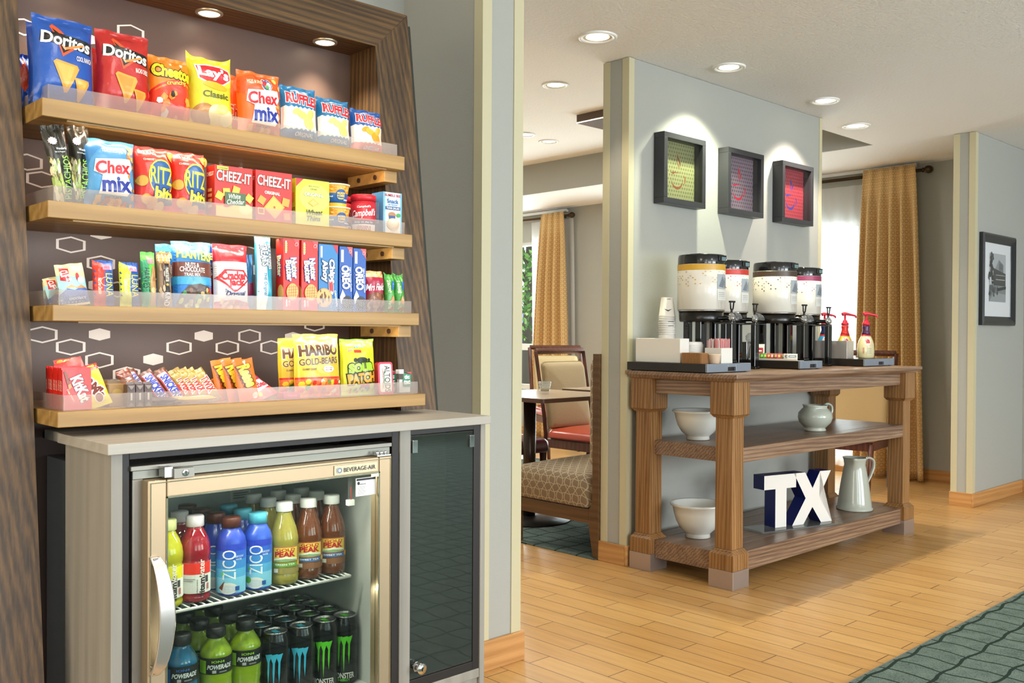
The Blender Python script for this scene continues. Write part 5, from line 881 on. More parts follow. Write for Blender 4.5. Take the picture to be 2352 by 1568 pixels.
for j, (x, c) in enumerate(((1.083, BLU), (1.148, BLU), (1.211, GRN), (1.266, GRN))):
    col = ('leftmost', 'second', 'third', 'rightmost')[j]
    first = can(x, 1.896, c, 'black energy can with %s claw marks, front of the %s column' % ('blue' if c == BLU else 'green', col))
    for k in range(1, 4): copy_thing(first, (x-.002*k, 1.896+.0655*k, BZ), label='black energy can with %s pull tab, %s one back in the %s column' % ('blue' if c == BLU else 'green', nth[k], col))
for k in range(1, 4):
    if k < 3: power(.868, 1.905+.072*k, '1e6f96' if k == 1 else '9ab822', '2f6fc0', '%s sports drink bottle, %s one back in the left column' % (('teal blue', 'lime')[k-1], nth[k]))
    power(.942, 1.905+.072*k, '9ab822', '9ad62e', 'lime sports drink bottle, %s one back in the middle column' % nth[k]); power(1.012, 1.907+.072*k, '9ab822', '9ad62e', 'lime sports drink bottle, %s one back in the right column' % nth[k])

# ------------------------------------------------------------------ coffee station
t = thing('sideboard_table', (4.46, 2.6, 0), 'brown oak buffet table with square legs and two open shelves', 'table')
ox, oy = 4.46, 2.6
def tb(name, boxes, mat, bevel=.003, parent=t):
    g = G()
    for b in boxes: g.box(b[0]-ox, b[1]-ox, b[2]-oy, b[3]-oy, b[4], b[5], mat)
    return g.obj(name, parent=parent, bevel=bevel)
TX0, TX1, TY0, TY1 = 3.554, 5.385, 2.321, 2.898
g = G(); g.box(3.524-ox, 5.405-ox, 2.288-oy, 2.911-oy, .926, .945, TBL_X)
vs = [(3.530-ox, 2.294-oy, .926), (5.399-ox, 2.294-oy, .926), (5.399-ox, 2.908-oy, .926), (3.530-ox, 2.908-oy, .926), (3.548-ox, 2.314-oy, .911), (5.388-ox, 2.314-oy, .911), (5.388-ox, 2.900-oy, .911), (3.548-ox, 2.900-oy, .911)]
g.mesh(vs, [(0, 1, 2, 3), (7, 6, 5, 4), (0, 4, 5, 1), (1, 5, 6, 2), (2, 6, 7, 3), (3, 7, 4, 0)], TBL_X); g.obj('table_top', parent=t, bevel=.003)
for lx0 in (TX0, TX1-.125):
    for ly0 in (TY0, TY1-.125):
        g = G(); cx, cy = lx0+.0625-ox, ly0+.0625-oy
        def sq(h0, z0, h1, z1, mat=TBL_Z):
            vs = [(cx+a*h0, cy+b*h0, z0) for a, b in ((-1, -1), (1, -1), (1, 1), (-1, 1))]+[(cx+a*h1, cy+b*h1, z1) for a, b in ((-1, -1), (1, -1), (1, 1), (-1, 1))]
            g.mesh(vs, [(3, 2, 1, 0), (4, 5, 6, 7), (0, 1, 5, 4), (1, 2, 6, 5), (2, 3, 7, 6), (3, 0, 4, 7)], mat)
        sq(.0625, .0805, .0625, .150); sq(.0625, .150, .050, .163); sq(.052, .163, .046, .170); sq(.044, .170, .044, .751)
        sq(.050, .751, .058, .760); sq(.0625, .766, .0625, .9105); sq(.056, .760, .0625, .766)
        lg = g.obj('leg', parent=t, bevel=.0012)
        g = G(); sq(.0635, .0, .0635, .080, M('b9aca6', .35, .75)); g.obj('metal_foot', parent=lg, bevel=.0008)
tb('apron', [(3.679, 5.26, 2.351, 2.375, .841, .9105)], TBL_X); tb('apron', [(3.679, 5.26, 2.850, 2.872, .841, .9105)], TBL_X)
tb('side_apron', [(3.584, 3.606, 2.446, 2.773, .841, .9105)], TBL_Y); tb('side_apron', [(5.335, 5.357, 2.446, 2.773, .841, .9105)], TBL_Y)
tb('shelf', [(3.604, 5.34, 2.410, 2.84, .549, .616), (3.6605, 5.28, 2.341, 2.410, .549, .616)], TBL_X)
tb('shelf', [(3.584, 5.355, 2.4465, 2.772, .062, .1495), (3.6795, 5.2595, 2.341, 2.4465, .062, .1495), (3.6795, 5.2595, 2.772, 2.86, .062, .1495)], TBL_X)

def tray(x0, x1, y0, y1, label):
    g = G(); h = .038; g.box(x0, x1, y0+.012, y1, .9485, .9485+h, M('27221e', .3))
    c = (x0+x1)/2+.02; fr_ = M('8d98a6', .4, .4)
    for a, b, z0, z1 in ((x0, c-.035, 0, h), (c+.03, x1, 0, h), (c-.035, c+.03, .022, h), (c-.035, c+.03, 0, .004)): g.box(a, b, y0, y0+.0118, .9485+z0, .9485+z1, fr_)
    for a in (x0+.02, x1-.02):
        for b in (y0+.02, y1-.02): g.lathe([(.008, .9455), (.008, .9483)], BLACK, c=(a, b, 0), n=12)
    return g.obj('serving_tray', label=label, cat='tray', bevel=.0012)
tray(3.535, 3.885, 2.447, 2.906, 'black serving tray at the left end carrying cups and stir sticks')
tray(4.325, 4.545, 2.44, 2.86, 'black serving tray in the middle carrying tea packets'); tray(5.02, 5.375, 2.44, 2.90, 'black serving tray at the right end carrying creamer bottles')
TZ = .9868

def urn(x, y, zb, band, dots, label, r=.113, dk='d6a83a', lidc='141416'):
    t = thing('coffee_urn', (x, y, zb), label, 'coffee urn', 'coffee urns')
    h0 = 1.180-zb; u = lambda z: z-zb
    g = G(); g.lathe([(r*.97, u(1.235)), (r, u(1.238)), (r, u(1.4495)), (r*.99, u(1.450))], M('e3ddd0', .35, 0, .3), n=48)
    W = 2*PI*r; lay = [Rr(0, .87, 1, 1, band)]
    rr = random.Random(5)
    for i in range(30):
        for j in range(8):
            cx = (i+.5*(j % 2))/30; cy = .83-.045*j
            q = rr.random()
            if q < .16+.015*j*0: lay.append(E(cx, cy, .006, .012, dots, n=8))
            elif q < .55-.05*j: lay.append(('P', [(cx-.0075, cy), (cx-.004, cy+.012), (cx+.004, cy+.012), (cx+.0075, cy), (cx+.004, cy-.012), (cx-.004, cy-.012)], 'c9c3b4'))
    for (a, b) in ((.585, .69),):
        lay += [Rr(a, .45, b, .78, 'aab2b8'), P([(a+.01, .5), (a+.05, .74), (a+.08, .6), (a+.06, .48)], '3c464e'), P([(a+.07, .46), (a+.08, .7), (a+.11, .72), (a+.115, .5)], '7c868c'), Rr(a, .2, b, .42, 'dcdad2')]+[Rr(a+.01, .24+.04*k, b-.02, .255+.04*k, 'a9a6a0') for k in range(4)]
    cyl_art(g, r, r, u(1.238), u(1.449), W, lay, a0=-225+90, ml=.009); g.obj('jacket', parent=t)
    g = G(); g.lathe([(r*.985, u(1.2285)), (r*.985, u(1.2345))], STEEL, n=48); g.obj('steel_rim', parent=t)
    g = G(); g.lathe([(r*.86, u(1.178)), (r*.90, u(1.180)), (r*.92, u(1.19)), (r*.94, u(1.228)), (r*.5, u(1.228))], M('17130f', .25), n=40); g.obj('base_ring', parent=t)
    g = G(); g.lathe([(r*.99, u(1.4505)), (r*.99, u(1.458)), (r*.985, u(1.485)), (r*.95, u(1.496)), (r*.6, u(1.500)), (.0001, u(1.500))], M(lidc, .15, 0, .5), n=48)
    g.box(-.02, .04, -r*.98-.004, -r*.7, u(1.462), u(1.492), M('1c1e20', .2)); g.box(.0, .034, -r*.98-.006, -r*.98-.0035, u(1.466), u(1.484), M('6e8a8c', .2))
    g.box(-.05, .05, -.03, .03, u(1.4995), u(1.503), M('232325', .3)); g.obj('lid', parent=t, bevel=.0015, angle=40)
    g = G()
    for a in (-150, -60, 30, 120):
        px_, py_ = .062*math.cos(R_(a)), .062*math.sin(R_(a)); g.box(px_-.016, px_+.016, py_-.016, py_+.016, .012, u(1.18), GLOSSBLACK)
    g.box(-.07, .07, -.07, .07, 0, .012, GLOSSBLACK); g.box(-.022, .022, -.19, -.071, 0, .012, GLOSSBLACK)
    g.box(-.02, .02, -.185, -.160, .012, u(1.17), GLOSSBLACK); g.box(-.018, .018, -.185, -.08, u(1.168), u(1.179), GLOSSBLACK)
    g.obj('stand', parent=t, bevel=.003)
    g = G(); zz = u(1.195); g.lathe([(.010, -.10), (.010, -.155), (.014, -.157), (.014, -.185), (.0001, -.187)], CHROME, c=(0, 0, zz), n=18, axis='Y')
    g.lathe([(.011, -.022), (.013, .018), (.008, .022)], CHROME, c=(0, -.17, zz), n=18)
    sp_ = g.obj('faucet', parent=t)
    g = G(); g.tube([(0, -.17, zz+.02), (0, -.171, zz+.038), (-.010, -.172, zz+.045), (-.014, -.173, zz+.075)], [.006, .005, .0035, .0035], BLACK); g.tube([(0, -.171, zz+.036), (.010, -.172, zz+.045), (.014, -.173, zz+.075)], [.005, .0035, .0035], BLACK); g.box(-.018, .018, -.180, -.166, zz+.073, zz+.081, BLACK)
    g.obj('faucet_handle', parent=sp_, bevel=.001)
    g = G(); n = 14; vs = []; fs = []
    for i in range(7):
        q = i/6*PI*.62; rr_ = .034*math.cos(q*.8)+.004; yy = -.18-.038*math.sin(q)
        for k in range(n): a = PI*k/(n-1)*1.0-PI/2; vs.append((.8*rr_*math.sin(a), yy-.0, zz+.002+rr_*math.cos(a)*.9-.006))
    fs = [(i*n+k, i*n+k+1, (i+1)*n+k+1, (i+1)*n+k) for i in range(6) for k in range(n-1)]
    g.mesh(vs, fs, CLEAR, True); g.box(-.028, .028, -.222, -.10, zz-.026, zz-.0235, CLEAR); g.obj('splash_guard', parent=t, solid=.0015)
    return t
urn(3.80, 2.67, TZ, 'd3a335', 'd6aa48', 'coffee urn with yellow band, nearest and leftmost of four')
urn(4.19, 2.79, .9458, 'cf3a2c', 'cf4a38', 'coffee urn with red band behind the yellow banded one')
urn(4.47, 2.675, TZ, '4a3a2c', '3a2f28', 'coffee urn with dark brown band, third from the left')
urn(4.93, 2.785, .9458, '99355c', '8a4a5c', 'coffee urn with magenta band, farthest right by the wall end')

WP = M('e9e4da', .45)
def opt(name, x, y, z, label, cat): return thing(name, (x, y, z), label, cat)
g = G(); g.box(-.04, .03, -.13, .13, 0, .112, WP); g.box(-.034, .024, -.124, .124, .1, .1125, M('cfc8bb', .6)); g.obj('napkin_box', loc=(3.60, 2.745, TZ), bevel=.002, label='large white rectangular box at the left front of the coffee table', cat='box')
for k in range(9):
    g = G(); z0 = -.0; pr = [(.041, 0), (.0425, .001), (.0425, .005), (.0395, .0055), (.029, .0915), (.028, .0925), (.0001, .0925)]
    g.lathe(pr, WP, n=30)
    if k == 8: cyl_art(g, .0395, .029, .0055, .0915, .05, [P([(.1, .38), (.5, .22), (.5, .30)], '1b2a3c'), P([(.9, .38), (.5, .22), (.5, .30)], '1b2a3c'), Rr(.4, .9, .8, .93, '4a5560')], -135)
    if k in (5, 3): cyl_art(g, .0405, .0395, .006, .012, .05, [Rr(.3, .1, .9, .6, '3c4a58')], -120)
    g.obj('paper_cup', loc=(3.705, 2.80, TZ+.0105*k+.132), label='upside down white paper cup, %s' % ('topmost of the stack, wing logo showing' if k == 8 else 'lowest of the stack' if k == 0 else 'one of the middle ones, only its rim showing'), cat='cup', group='stack of paper cups')
g = G(); g.lathe([(.041, 0), (.041, .132)], WP, n=30); g.obj('cup_sleeve_tube', loc=(3.705, 2.80, TZ), label='white round cup holder under the paper cup stack, behind the white box', cat='cup holder')
for k in range(14):
    g = G(); g.lathe([(.046, 0), (.0475, .001), (.0475, .004), (.045, .0052), (.043, .010), (.041, .0155), (.036, .0165), (.0001, .015)], M('ece9e4', .35), n=30)
    g.obj('takeaway_cup_cover', loc=(3.682, 2.630, TZ+.0062*k), label='white plastic cup lid, %s in the lid stack' % ('topmost' if k == 13 else 'lowest' if k == 0 else 'one of the middle ones'), cat='cup lid', group='stack of cup lids')
# brown sleeves, small white box, napkins, stir sticks
KR = M('a87a48', .7); 
for k in range(16):
    g = G(); x = -.052+.0065*k; g.box(x, x+.0028, -.03, .03, 0, .048, KR); g.box(x+.0032, x+.0058, -.028, .029, 0, .0465, M('8f6236', .7))
    g.obj('cup_sleeve', loc=(3.58, 2.545, TZ), rot=(0, 0, R_(-90)), label='brown cardboard cup sleeve, %s in the row before the white box' % ('leftmost' if k == 15 else 'rightmost' if k == 0 else 'between the two end ones'), cat='cup sleeve', group='row of cardboard cup sleeves')
g = G(); g.lathe([(.022, 0), (.0235, .002), (.028, .040), (.027, .043)], M('cfb59a', .6), n=24); g.obj('paper_pot', loc=(3.632, 2.478, TZ), label='small tan paper pot beside the cardboard sleeves', cat='pot')
t = thing('stir_stick_holder', (3.716, 2.512, TZ), 'white box full of pink and white stir sticks', 'stick holder')
g = G()
for a in ((-.045, .045, -.045, -.043), (-.045, .045, .043, .045), (-.045, -.043, -.043, .043), (.043, .045, -.043, .043)): g.box(*a, 0, .070, WP)
g.box(-.043, .043, -.043, .043, 0, .01, WP); g.obj('box', parent=t, bevel=.001)
r = random.Random(4); g = G(); g2 = G()
for k in range(170):
    x, y = r.uniform(-.040, .038), r.uniform(-.040, .038); q = r.uniform(-.006, .006); c = g if k % 3 else g2
    c.box(x, x+.0022, y, y+.0022, .012, .108+r.uniform(-.006, .006), M('e39a9c', .5) if c is g else M('f2ece4', .5))
g.obj('stir_sticks', parent=t, kind='stuff'); g2.obj('stir_sticks', parent=t, kind='stuff', label='white stir sticks')
for k in range(7):
    g = G(); g.grid(lambda a, b: ((a-.5)*.08, (b-.5)*.05, .006+.004*math.sin(9*a+k)+.003*math.sin(11*b+2*k)), 10, 8, M('ebe6da', .8)); g.obj('paper_napkin', loc=(3.685, 2.715, TZ+.006+.011*k), rot=(0, 0, .2*k), solid=.002, label='crumpled white napkin, %s of the pile by the long white box' % ('topmost' if k == 6 else 'lowest' if k == 0 else 'between top and bottom ones'), cat='napkin', group='pile of napkins')
# tea packets on the middle tray
g = G(); vs = [(-.09, 0), (.05, 0), (.05, .012), (-.09, .012)]; g.box(-.001, .068, -.11, .17, 0, .003, M('cfc9c2', .3, .5)); g.box(-.0005, .003, -.11, .17, .0032, .010, M('e8e4dc', .4)); g.obj('tea_rack', loc=(4.327, 2.57, TZ), label='flat pale rack on the middle tray holding tea packets', cat='rack')
tea_c = (('e8dfd2', 'c8343c', 'cream and red'), ('e6ddd0', 'b83040', 'cream and crimson'), ('3f7a34', 'b6d24a', 'dark green and lime'), ('4a8a3a', 'd2dc5a', 'green and yellow'), ('a8302c', 'e0b85a', 'red and gold'), ('b8282c', 'f0e0c0', 'red and cream'), ('7a2a2c', 'c8a85a', 'maroon and gold'), ('c43a5c', 'e8d060', 'pink and yellow'), ('b04028', '3c7a4c', 'orange and green'), ('c9b8a4', '4a5a8a', 'tan and blue'), ('d8cfc4', '7a8a9a', 'pale grey'))
for k, (c, d, nm) in enumerate(tea_c):
    big = k < 2; W, L = (.055, .085) if big else (.05, .034)
    pack('tea_packet', nm+' tea packet on the middle tray, '+('tall one at the left' if k == 0 else 'tall one second from the left' if k == 1 else 'number %d from the left' % (k+1)), 'tea packet', W, L, .006, [Rr(.12, .35, .88, .75, d), Rr(.25, .5, .75, .58, 'f4eee2')], c, (4.352, 2.715-.020*k-(.014 if k > 1 else 0), TZ+.0045), (0 if False else -24, 0, -62), 120+k, n=8)
g = G(); g.lathe([(.02, 0), (.035, .01), (.036, .03), (.022, .045), (.0001, .05)], glass_mat('crinkled_bag', 'f0f0f0', 1.4, .35, 'e6e6e6', .1), n=11, sx=1, sy=.8); g.obj('plastic_wrap', loc=(4.362, 2.745, TZ+.094), label='crumpled clear plastic bag above the tall tea packets', cat='plastic bag')
g = G(); g.box(-.04, .04, -.02, .02, 0, .094, M('c4c4c2', .25, .9)); g.obj('steel_container', loc=(4.372, 2.775, TZ), bevel=.002, label='small steel container behind the tall tea packets', cat='container')
# right tray
g = G()
SB = M('cbc6c2', .3, .6)
for a in ((-.04, .04, -.1, -.098), (-.04, .04, .098, .1), (-.04, -.038, -.098, .098), (.038, .04, -.098, .098)): g.box(*a, 0, .10, SB)
g.box(-.038, .038, -.098, .098, 0, .003, SB); g.obj('steel_holder', loc=(5.075, 2.655, TZ), bevel=.001, label='open brushed steel box on the right tray before the creamer bottles', cat='container')
def creamer(x, y, c, neck, label):
    t = thing('creamer_bottle', (x, y, TZ), label, 'creamer bottle', 'creamer pump bottles')
    pr = [(.0001, 0), (.050, .001), (.056, .01), (.058, .045), (.055, .08), (.046, .105), (.034, .126), (.026, .140), (.022, .150)]
    g = G(); g.lathe(pr, M(c, .2, 0, .4), n=32, sy=.75)
    def mp(xx, yy, e):
        i = 0
        while i < len(pr)-2 and pr[i+1][1] < yy: i += 1
        f = (yy-pr[i][1])/max(1e-6, pr[i+1][1]-pr[i][1]); rr_ = pr[i][0]+(pr[i+1][0]-pr[i][0])*f+e; a = R_(-135)+(xx-.05)/.055
        return (rr_*math.cos(a), rr_*.75*math.sin(a)-e*.3, yy)
    g.art(mp, .10, .15, [E(.5, .66, .26, .16, 'f4efe2'), E(.5, .66, .23, .135, 'e6dfc8'), T('Coffee', .5, .70, .34, .10, 'c22a3c', 0, bold=.04, shear=.2), T('mate', .54, .62, .28, .08, 'c22a3c', 0, bold=.04, shear=.2), Rr(.45, .15, .78, .46, 'cfc7a0' if c != '3f9cc8' else '8ac4de')]+[Rr(.48, .19+.06*k, .75, .205+.06*k, '8a8468') for k in range(4)]+[T('vanilla', .22, .30, .35, .06, 'b03444', 90)], card, maxlen=.008)
    g.obj('body', parent=t)
    g = G(); g.lathe([(.030, .134), (.024, .150), (.020, .165), (.023, .178), (.0225, .186), (.018, .188), (.0001, .188)], M(neck, .3), n=28, sy=.85); g.lathe([(.0335, .127), (.030, .136)], M('c8302c', .4), n=28, sy=.78, cap=False); g.obj('neck_sleeve', parent=t)
    g = G(); rd = M('cc2138', .3); g.lathe([(.021, .1885), (.021, .202), (.014, .206), (.013, .216), (.006, .220), (.0055, .250), (.0001, .250)], rd, n=24)
    g.tube([(-.014, .010, .252), (0, 0, .256), (.03, -.022, .250), (.052, -.038, .243), (.0535, -.039, .232)], [.010, .0095, .0065, .0055, .005], rd, 12, 1.0, True); g.obj('pump', parent=t)
creamer(5.20, 2.78, '3f9cc8', '26305c', 'blue creamer pump bottle with dark neck, partly behind the steel box')
creamer(5.205, 2.655, 'dcc138', 'd8342c', 'yellow creamer pump bottle with red neck')
creamer(5.20, 2.525, 'd9cb9c', '4a1f48', 'pale cream creamer pump bottle with purple neck at the right end')

# crockery on the lower shelves
CER = M('dfe0d8', .18, 0, .4); CEL = M('b2b6a8', .2, 0, .35)
def bowl(x, y, z, s, label, h=1.0):
    g = G(); g.lathe([(.0001, .004), (.052, .002), (.056, 0), (.060, .002), (.058, .016), (.062, .022), (.084, .040), (.104, .072), (.115, .108), (.121, .136), (.131, .142), (.133, .148), (.130, .152), (.118, .149), (.108, .11), (.085, .065), (.055, .032), (.0001, .026)], CER, n=48)
    o = g.obj('mixing_bowl', loc=(x, y, z), label=label, cat='bowl'); o.scale = (s, s, s*h)
bowl(3.775, 2.665, .6172, .93, 'white ceramic mixing bowl on the middle shelf behind the front leg')
bowl(3.78, 2.665, .1502, 1.0, 'white ceramic mixing bowl on the bottom shelf behind the front leg', 1.08)
t = thing('squat_jug', (4.585, 2.50, .6167), 'round bellied grey green jug on the middle shelf', 'jug')
g = G(); g.lathe([(.0001, 0), (.050, 0), (.056, .003), (.055, .011), (.050, .016), (.060, .024), (.080, .045), (.0885, .07), (.085, .095), (.068, .115), (.060, .122), (.061, .130), (.066, .136), (.062, .136), (.054, .125), (.078, .09), (.08, .06), (.04, .02), (.0001, .015)], CEL, n=44)
for v in range(len(g.v)):
    x, y, z = g.v[v]
    if z > .12 and x < -.045: g.v[v] = (x-.015, y*.9, z+.002)
g.obj('body', parent=t)
g = G(); g.tube([(.055, -.015, .128), (.080, -.025, .140), (.105, -.034, .128), (.108, -.036, .10), (.095, -.032, .078), (.080, -.026, .066)], [.008, .0085, .009, .009, .0085, .008], CEL, 12, .7, True); g.obj('handle', parent=t)
t = thing('tall_pitcher', (5.03, 2.50, .1500), 'tall tapered grey green pitcher on the bottom shelf', 'pitcher')
g = G(); g.lathe([(.0001, 0), (.093, 0), (.098, .003), (.098, .012), (.092, .016), (.088, .05), (.076, .14), (.062, .22), (.056, .25), (.060, .275), (.066, .290), (.062, .289), (.052, .25), (.07, .14), (.085, .03), (.0001, .02)], CEL, n=48)
for v in range(len(g.v)):
    x, y, z = g.v[v]; a = math.atan2(y, x)
    d = abs((a-R_(205)+PI) % (2*PI)-PI)
    if z > .24 and d < .6: k = (z-.24)/.05*(1-d/.6)*.028; g.v[v] = (x+k*math.cos(R_(205)), y+k*math.sin(R_(205)), z+.1*k)
g.obj('body', parent=t)
g = G(); g.tube([(.052, -.028, .270), (.075, -.04, .285), (.105, -.055, .270), (.108, -.057, .235), (.092, -.05, .19), (.074, -.042, .155), (.070, -.038, .135)], [.009, .0095, .010, .010, .0095, .009, .007], CEL, 12, .7, True); g.obj('handle', parent=t)
t = thing('letter_sign', (4.20, 2.50, .1503), 'white and navy block letters TX on a clear acrylic base', 'sign', rz=R_(-14.7))
g = G(); g.box(-.13, .42, -.05, .10, 0, .009, glass_mat('acrylic_base', 'e6eaea', 1.45, .18, 'dfe4e4', .05)); g.obj('acrylic_base', parent=t, bevel=.001)
def letter(name, pts, lab=None):
    g = G(); wf = M('ece7df', .35); nv = M('101f66', .3); n = len(pts); D = .075
    for y, rev in ((0, False), (D, True)):
        bm = bmesh.new(); vv = [bm.verts.new((x, y, z)) for x, z in pts]; f = bm.faces.new(vv); bmesh.ops.triangulate(bm, faces=[f]); bm.verts.index_update()
        g.mesh([v.co[:] for v in bm.verts], [tuple(v.index for v in (reversed(f.verts) if rev else f.verts)) for f in bm.faces], wf if not rev else nv); bm.free()
    g.mesh([(x, 0, z) for x, z in pts]+[(x, D, z) for x, z in pts], [(i, n+i, n+(i+1) % n, (i+1) % n) for i in range(n)], nv)
    g.obj(name, parent=t)
z0, z1 = .0095, .272
letter('letter_t', [(.0, z0), (.075, z0), (.075, z1-.07), (.14, z1-.07), (.14, z1), (-.075, z1), (-.075, z1-.07), (0, z1-.07)])
X0, X1, w = .115, .395, .078; mx_, mz = (X0+X1)/2, (z0+z1)/2
letter('letter_x', [(X0, z0), (X0+w, z0), (mx_, mz-.048), (X1-w, z0), (X1, z0), (mx_+.048, mz), (X1-.01, z1), (X1-.01-w, z1), (mx_, mz+.048), (X0+.01+w, z1), (X0+.01, z1), (mx_-.048, mz)])

# ------------------------------------------------------------------ pictures
def cupart(bgc, pat, cup):
    a = [Rr(0, 0, 1, 1, bgc)]
    for i in range(15):
        for j in range(15): a.append(('G', (i+.5)/15, (j+.5)/15, .026, .026, .007, pat, 0)) if False else a.append(('P', [((i+.5*(j % 2)+.3)/15+.022*math.cos(PI/3*k), (j+.5)/15+.022*math.sin(PI/3*k)) for k in range(6)], pat))
    def arc(r0, w, a0, a1, cx, cy, sx=1):
        q = [R_(a0+(a1-a0)*k/14) for k in range(15)]; ws = [w*math.sin(PI*(k+.3)/14.6) for k in range(15)]
        o = [(cx+sx*r0*math.cos(v), cy+r0*math.sin(v)) for v in q]; i_ = [(cx+sx*(r0-u)*math.cos(v), cy+(r0-u)*math.sin(v)) for v, u in zip(q, ws)]
        return [P([o[k], o[k+1], i_[k+1], i_[k]], cup) for k in range(14)]
    a += arc(.17, .045, 185, 365, .5, .37)+arc(.085, .028, -70, 80, .66, .38)+[P([(.30, .475), (.40, .45), (.39, .47), (.60, .49), (.40, .50)], cup)]
    a += [P([(.50, .82), (.49, .74), (.56, .66), (.58, .58), (.60, .66), (.55, .74)], cup), P([(.46, .72), (.50, .64), (.545, .57), (.55, .61), (.50, .67)], cup)]
    return a
def picture(x0, art, label):
    D = .065; S = .35; t = thing('framed_picture', (x0+S/2, 2.9245-D, 1.765), label, 'framed picture', 'framed cup pictures'); fm = M('323336', .35); w = .028
    g = G(); h = S/2
    for b in ((-h, h, 0, w), (-h, h, S-w, S), (-h, -h+w, w, S-w), (h-w, h, w, S-w)): g.box(b[0], b[1], 0, D, b[2], b[3], fm)
    g.obj('frame', parent=t, bevel=.0015)
    g = G(); g.box(-h+w, h-w, D-.012, D-.004, w, S-w, M('8a8a80', .6)); g.art(front(-h+w, w, D-.012), S-2*w, S-2*w, art, e0=.0003, de=.00002); g.obj('print', parent=t)
    g = G(); g.box(-h+w, h-w, .012, .0145, w, S-w, PICPANE); g.obj('glass_pane', parent=t)
picture(3.753, cupart('878a5e', '666a46', '7a4a2a'), 'black box frame with green print and brown cup, left of three')
picture(4.306, cupart('80707a', '564651', 'b81e34'), 'black box frame with grey purple print and red cup, middle of three')
picture(4.854, cupart('ad3f49', '822a38', '2f3f9a'), 'black box frame with red print and blue cup, right of three')
t = thing('framed_photograph', (6.83, 2.3995, 1.19), 'black framed photograph of a building with white mat on the right wall', 'framed photograph')
W, H_ = .60, .612; fm = M('1d2024', .3, 0, .3)
g = G()
prof = [(0, 0), (0, -.022), (.012, -.030), (.03, -.026), (.058, -.012), (.062, -.006), (.062, 0)]
cs = [(-W/2, 0, 1, 1), (W/2, 0, -1, 1), (W/2, H_, -1, -1), (-W/2, H_, 1, -1)]
vs = [(cx+sx*a, b, cz_+sz*a) for cx, cz_, sx, sz in cs for a, b in prof]; n = len(prof)
g.mesh(vs, [(i*n+k, ((i+1) % 4)*n+k, ((i+1) % 4)*n+k+1, i*n+k+1) for i in range(4) for k in range(n-1)], fm); g.obj('frame', parent=t)
g = G(); g.box(-W/2+.06, W/2-.06, -.008, -.002, .06, H_-.06, M('f0f2f4', .6)); sky = 'b9bfc2'
pw, ph = .30, .325
g.art(front(-pw/2-.0, .16, -.008), pw, ph, [Rr(0, 0, 1, 1, sky), P([(.28, .62), (.58, .88), (.86, .78), (.86, .60)], '8f9699'), P([(.58, .88), (.86, .78), (.86, .60), (.58, .66)], '747b80')]+[Rr(.62+.05*k, .68, .645+.05*k, .80, '4c5358') for k in range(4)]+[P([(.25, .34), (.25, .70), (1, .60), (1, .34)], '33373a'), Rr(.4, .55, .95, .565, 'aab0b2'), Rr(.4, .455, .95, .475, 'aab0b2')]+chips(201, 26, .0, .36, .26, .98, .07, ['33383a', '22282a', '4a5052'])+[Rr(.0, .42, .24, .44, 'a8adaf'), Rr(.02, .36, .12, .5, 'c8ccce'), Rr(0, 0, 1, .34, '7f8587'), P([(0, .0), (1, .0), (1, .16), (.3, .2)], '9ba1a3')]+chips(202, 22, .02, .14, .5, .30, .07, ['565c5e', '6a7072', '484e50'])+[P([(.45, .28), (1, .34), (1, .28), (.5, .22)], '3a4042')])
g.obj('print', parent=t)
g = G(); g.box(-W/2+.06, W/2-.06, -.011, -.009, .06, H_-.06, PICPANE); g.obj('glass_pane', parent=t)

# ------------------------------------------------------------------ dining corner
t = thing('upholstered_bench', (3.54, 3.05, .0063), 'taupe trellis patterned bench with dark wood frame against the striped column', 'bench')
Bx, By = 3.54, 3.05
BW = 1.25; BR = wood('bench_walnut', '4a321b', '6b4a2a', 'Y', 1, .4)
TC = trellis_cloth()
for sx in (0, BW):
    g = G(); g.prism([(.045+.0, 0), (.075, 0), (.108, .165), (.108, .24), (.072, .40), (.068, 1.013), (.010, 1.013), (.012, .24), (.012, .165)] if False else [(.040, 0), (.072, 0), (.100, .15), (.100, .24), (.078, .26), (.078, 1.013), (.036, 1.013), (.036, .24), (.036, .15)], sx, sx+.034, BR, 'X'); g.obj('back_leg', parent=t, bevel=.002)
    g = G(); g.prism([(.60, 0), (.625, 0), (.645, .165), (.60, .165)], sx, sx+.034, BR, 'X'); g.obj('leg', parent=t, bevel=.002)
g = G(); g.box(.002, .032, .101, .645, .166, .236, BR); g.obj('side_rail', parent=t, bevel=.002)
g = G(); g.box(BW+.002, BW+.032, .101, .645, .166, .236, BR); g.obj('side_rail', parent=t, bevel=.002)
g = G(); g.box(.0345, BW-.001, .61, .64, .166, .236, BR); g.obj('front_rail', parent=t, bevel=.002)
g = G(); g.box(.0345, BW-.001, .038, .06, .245, 1.0, BR); g.obj('back_panel', parent=t, bevel=.002)
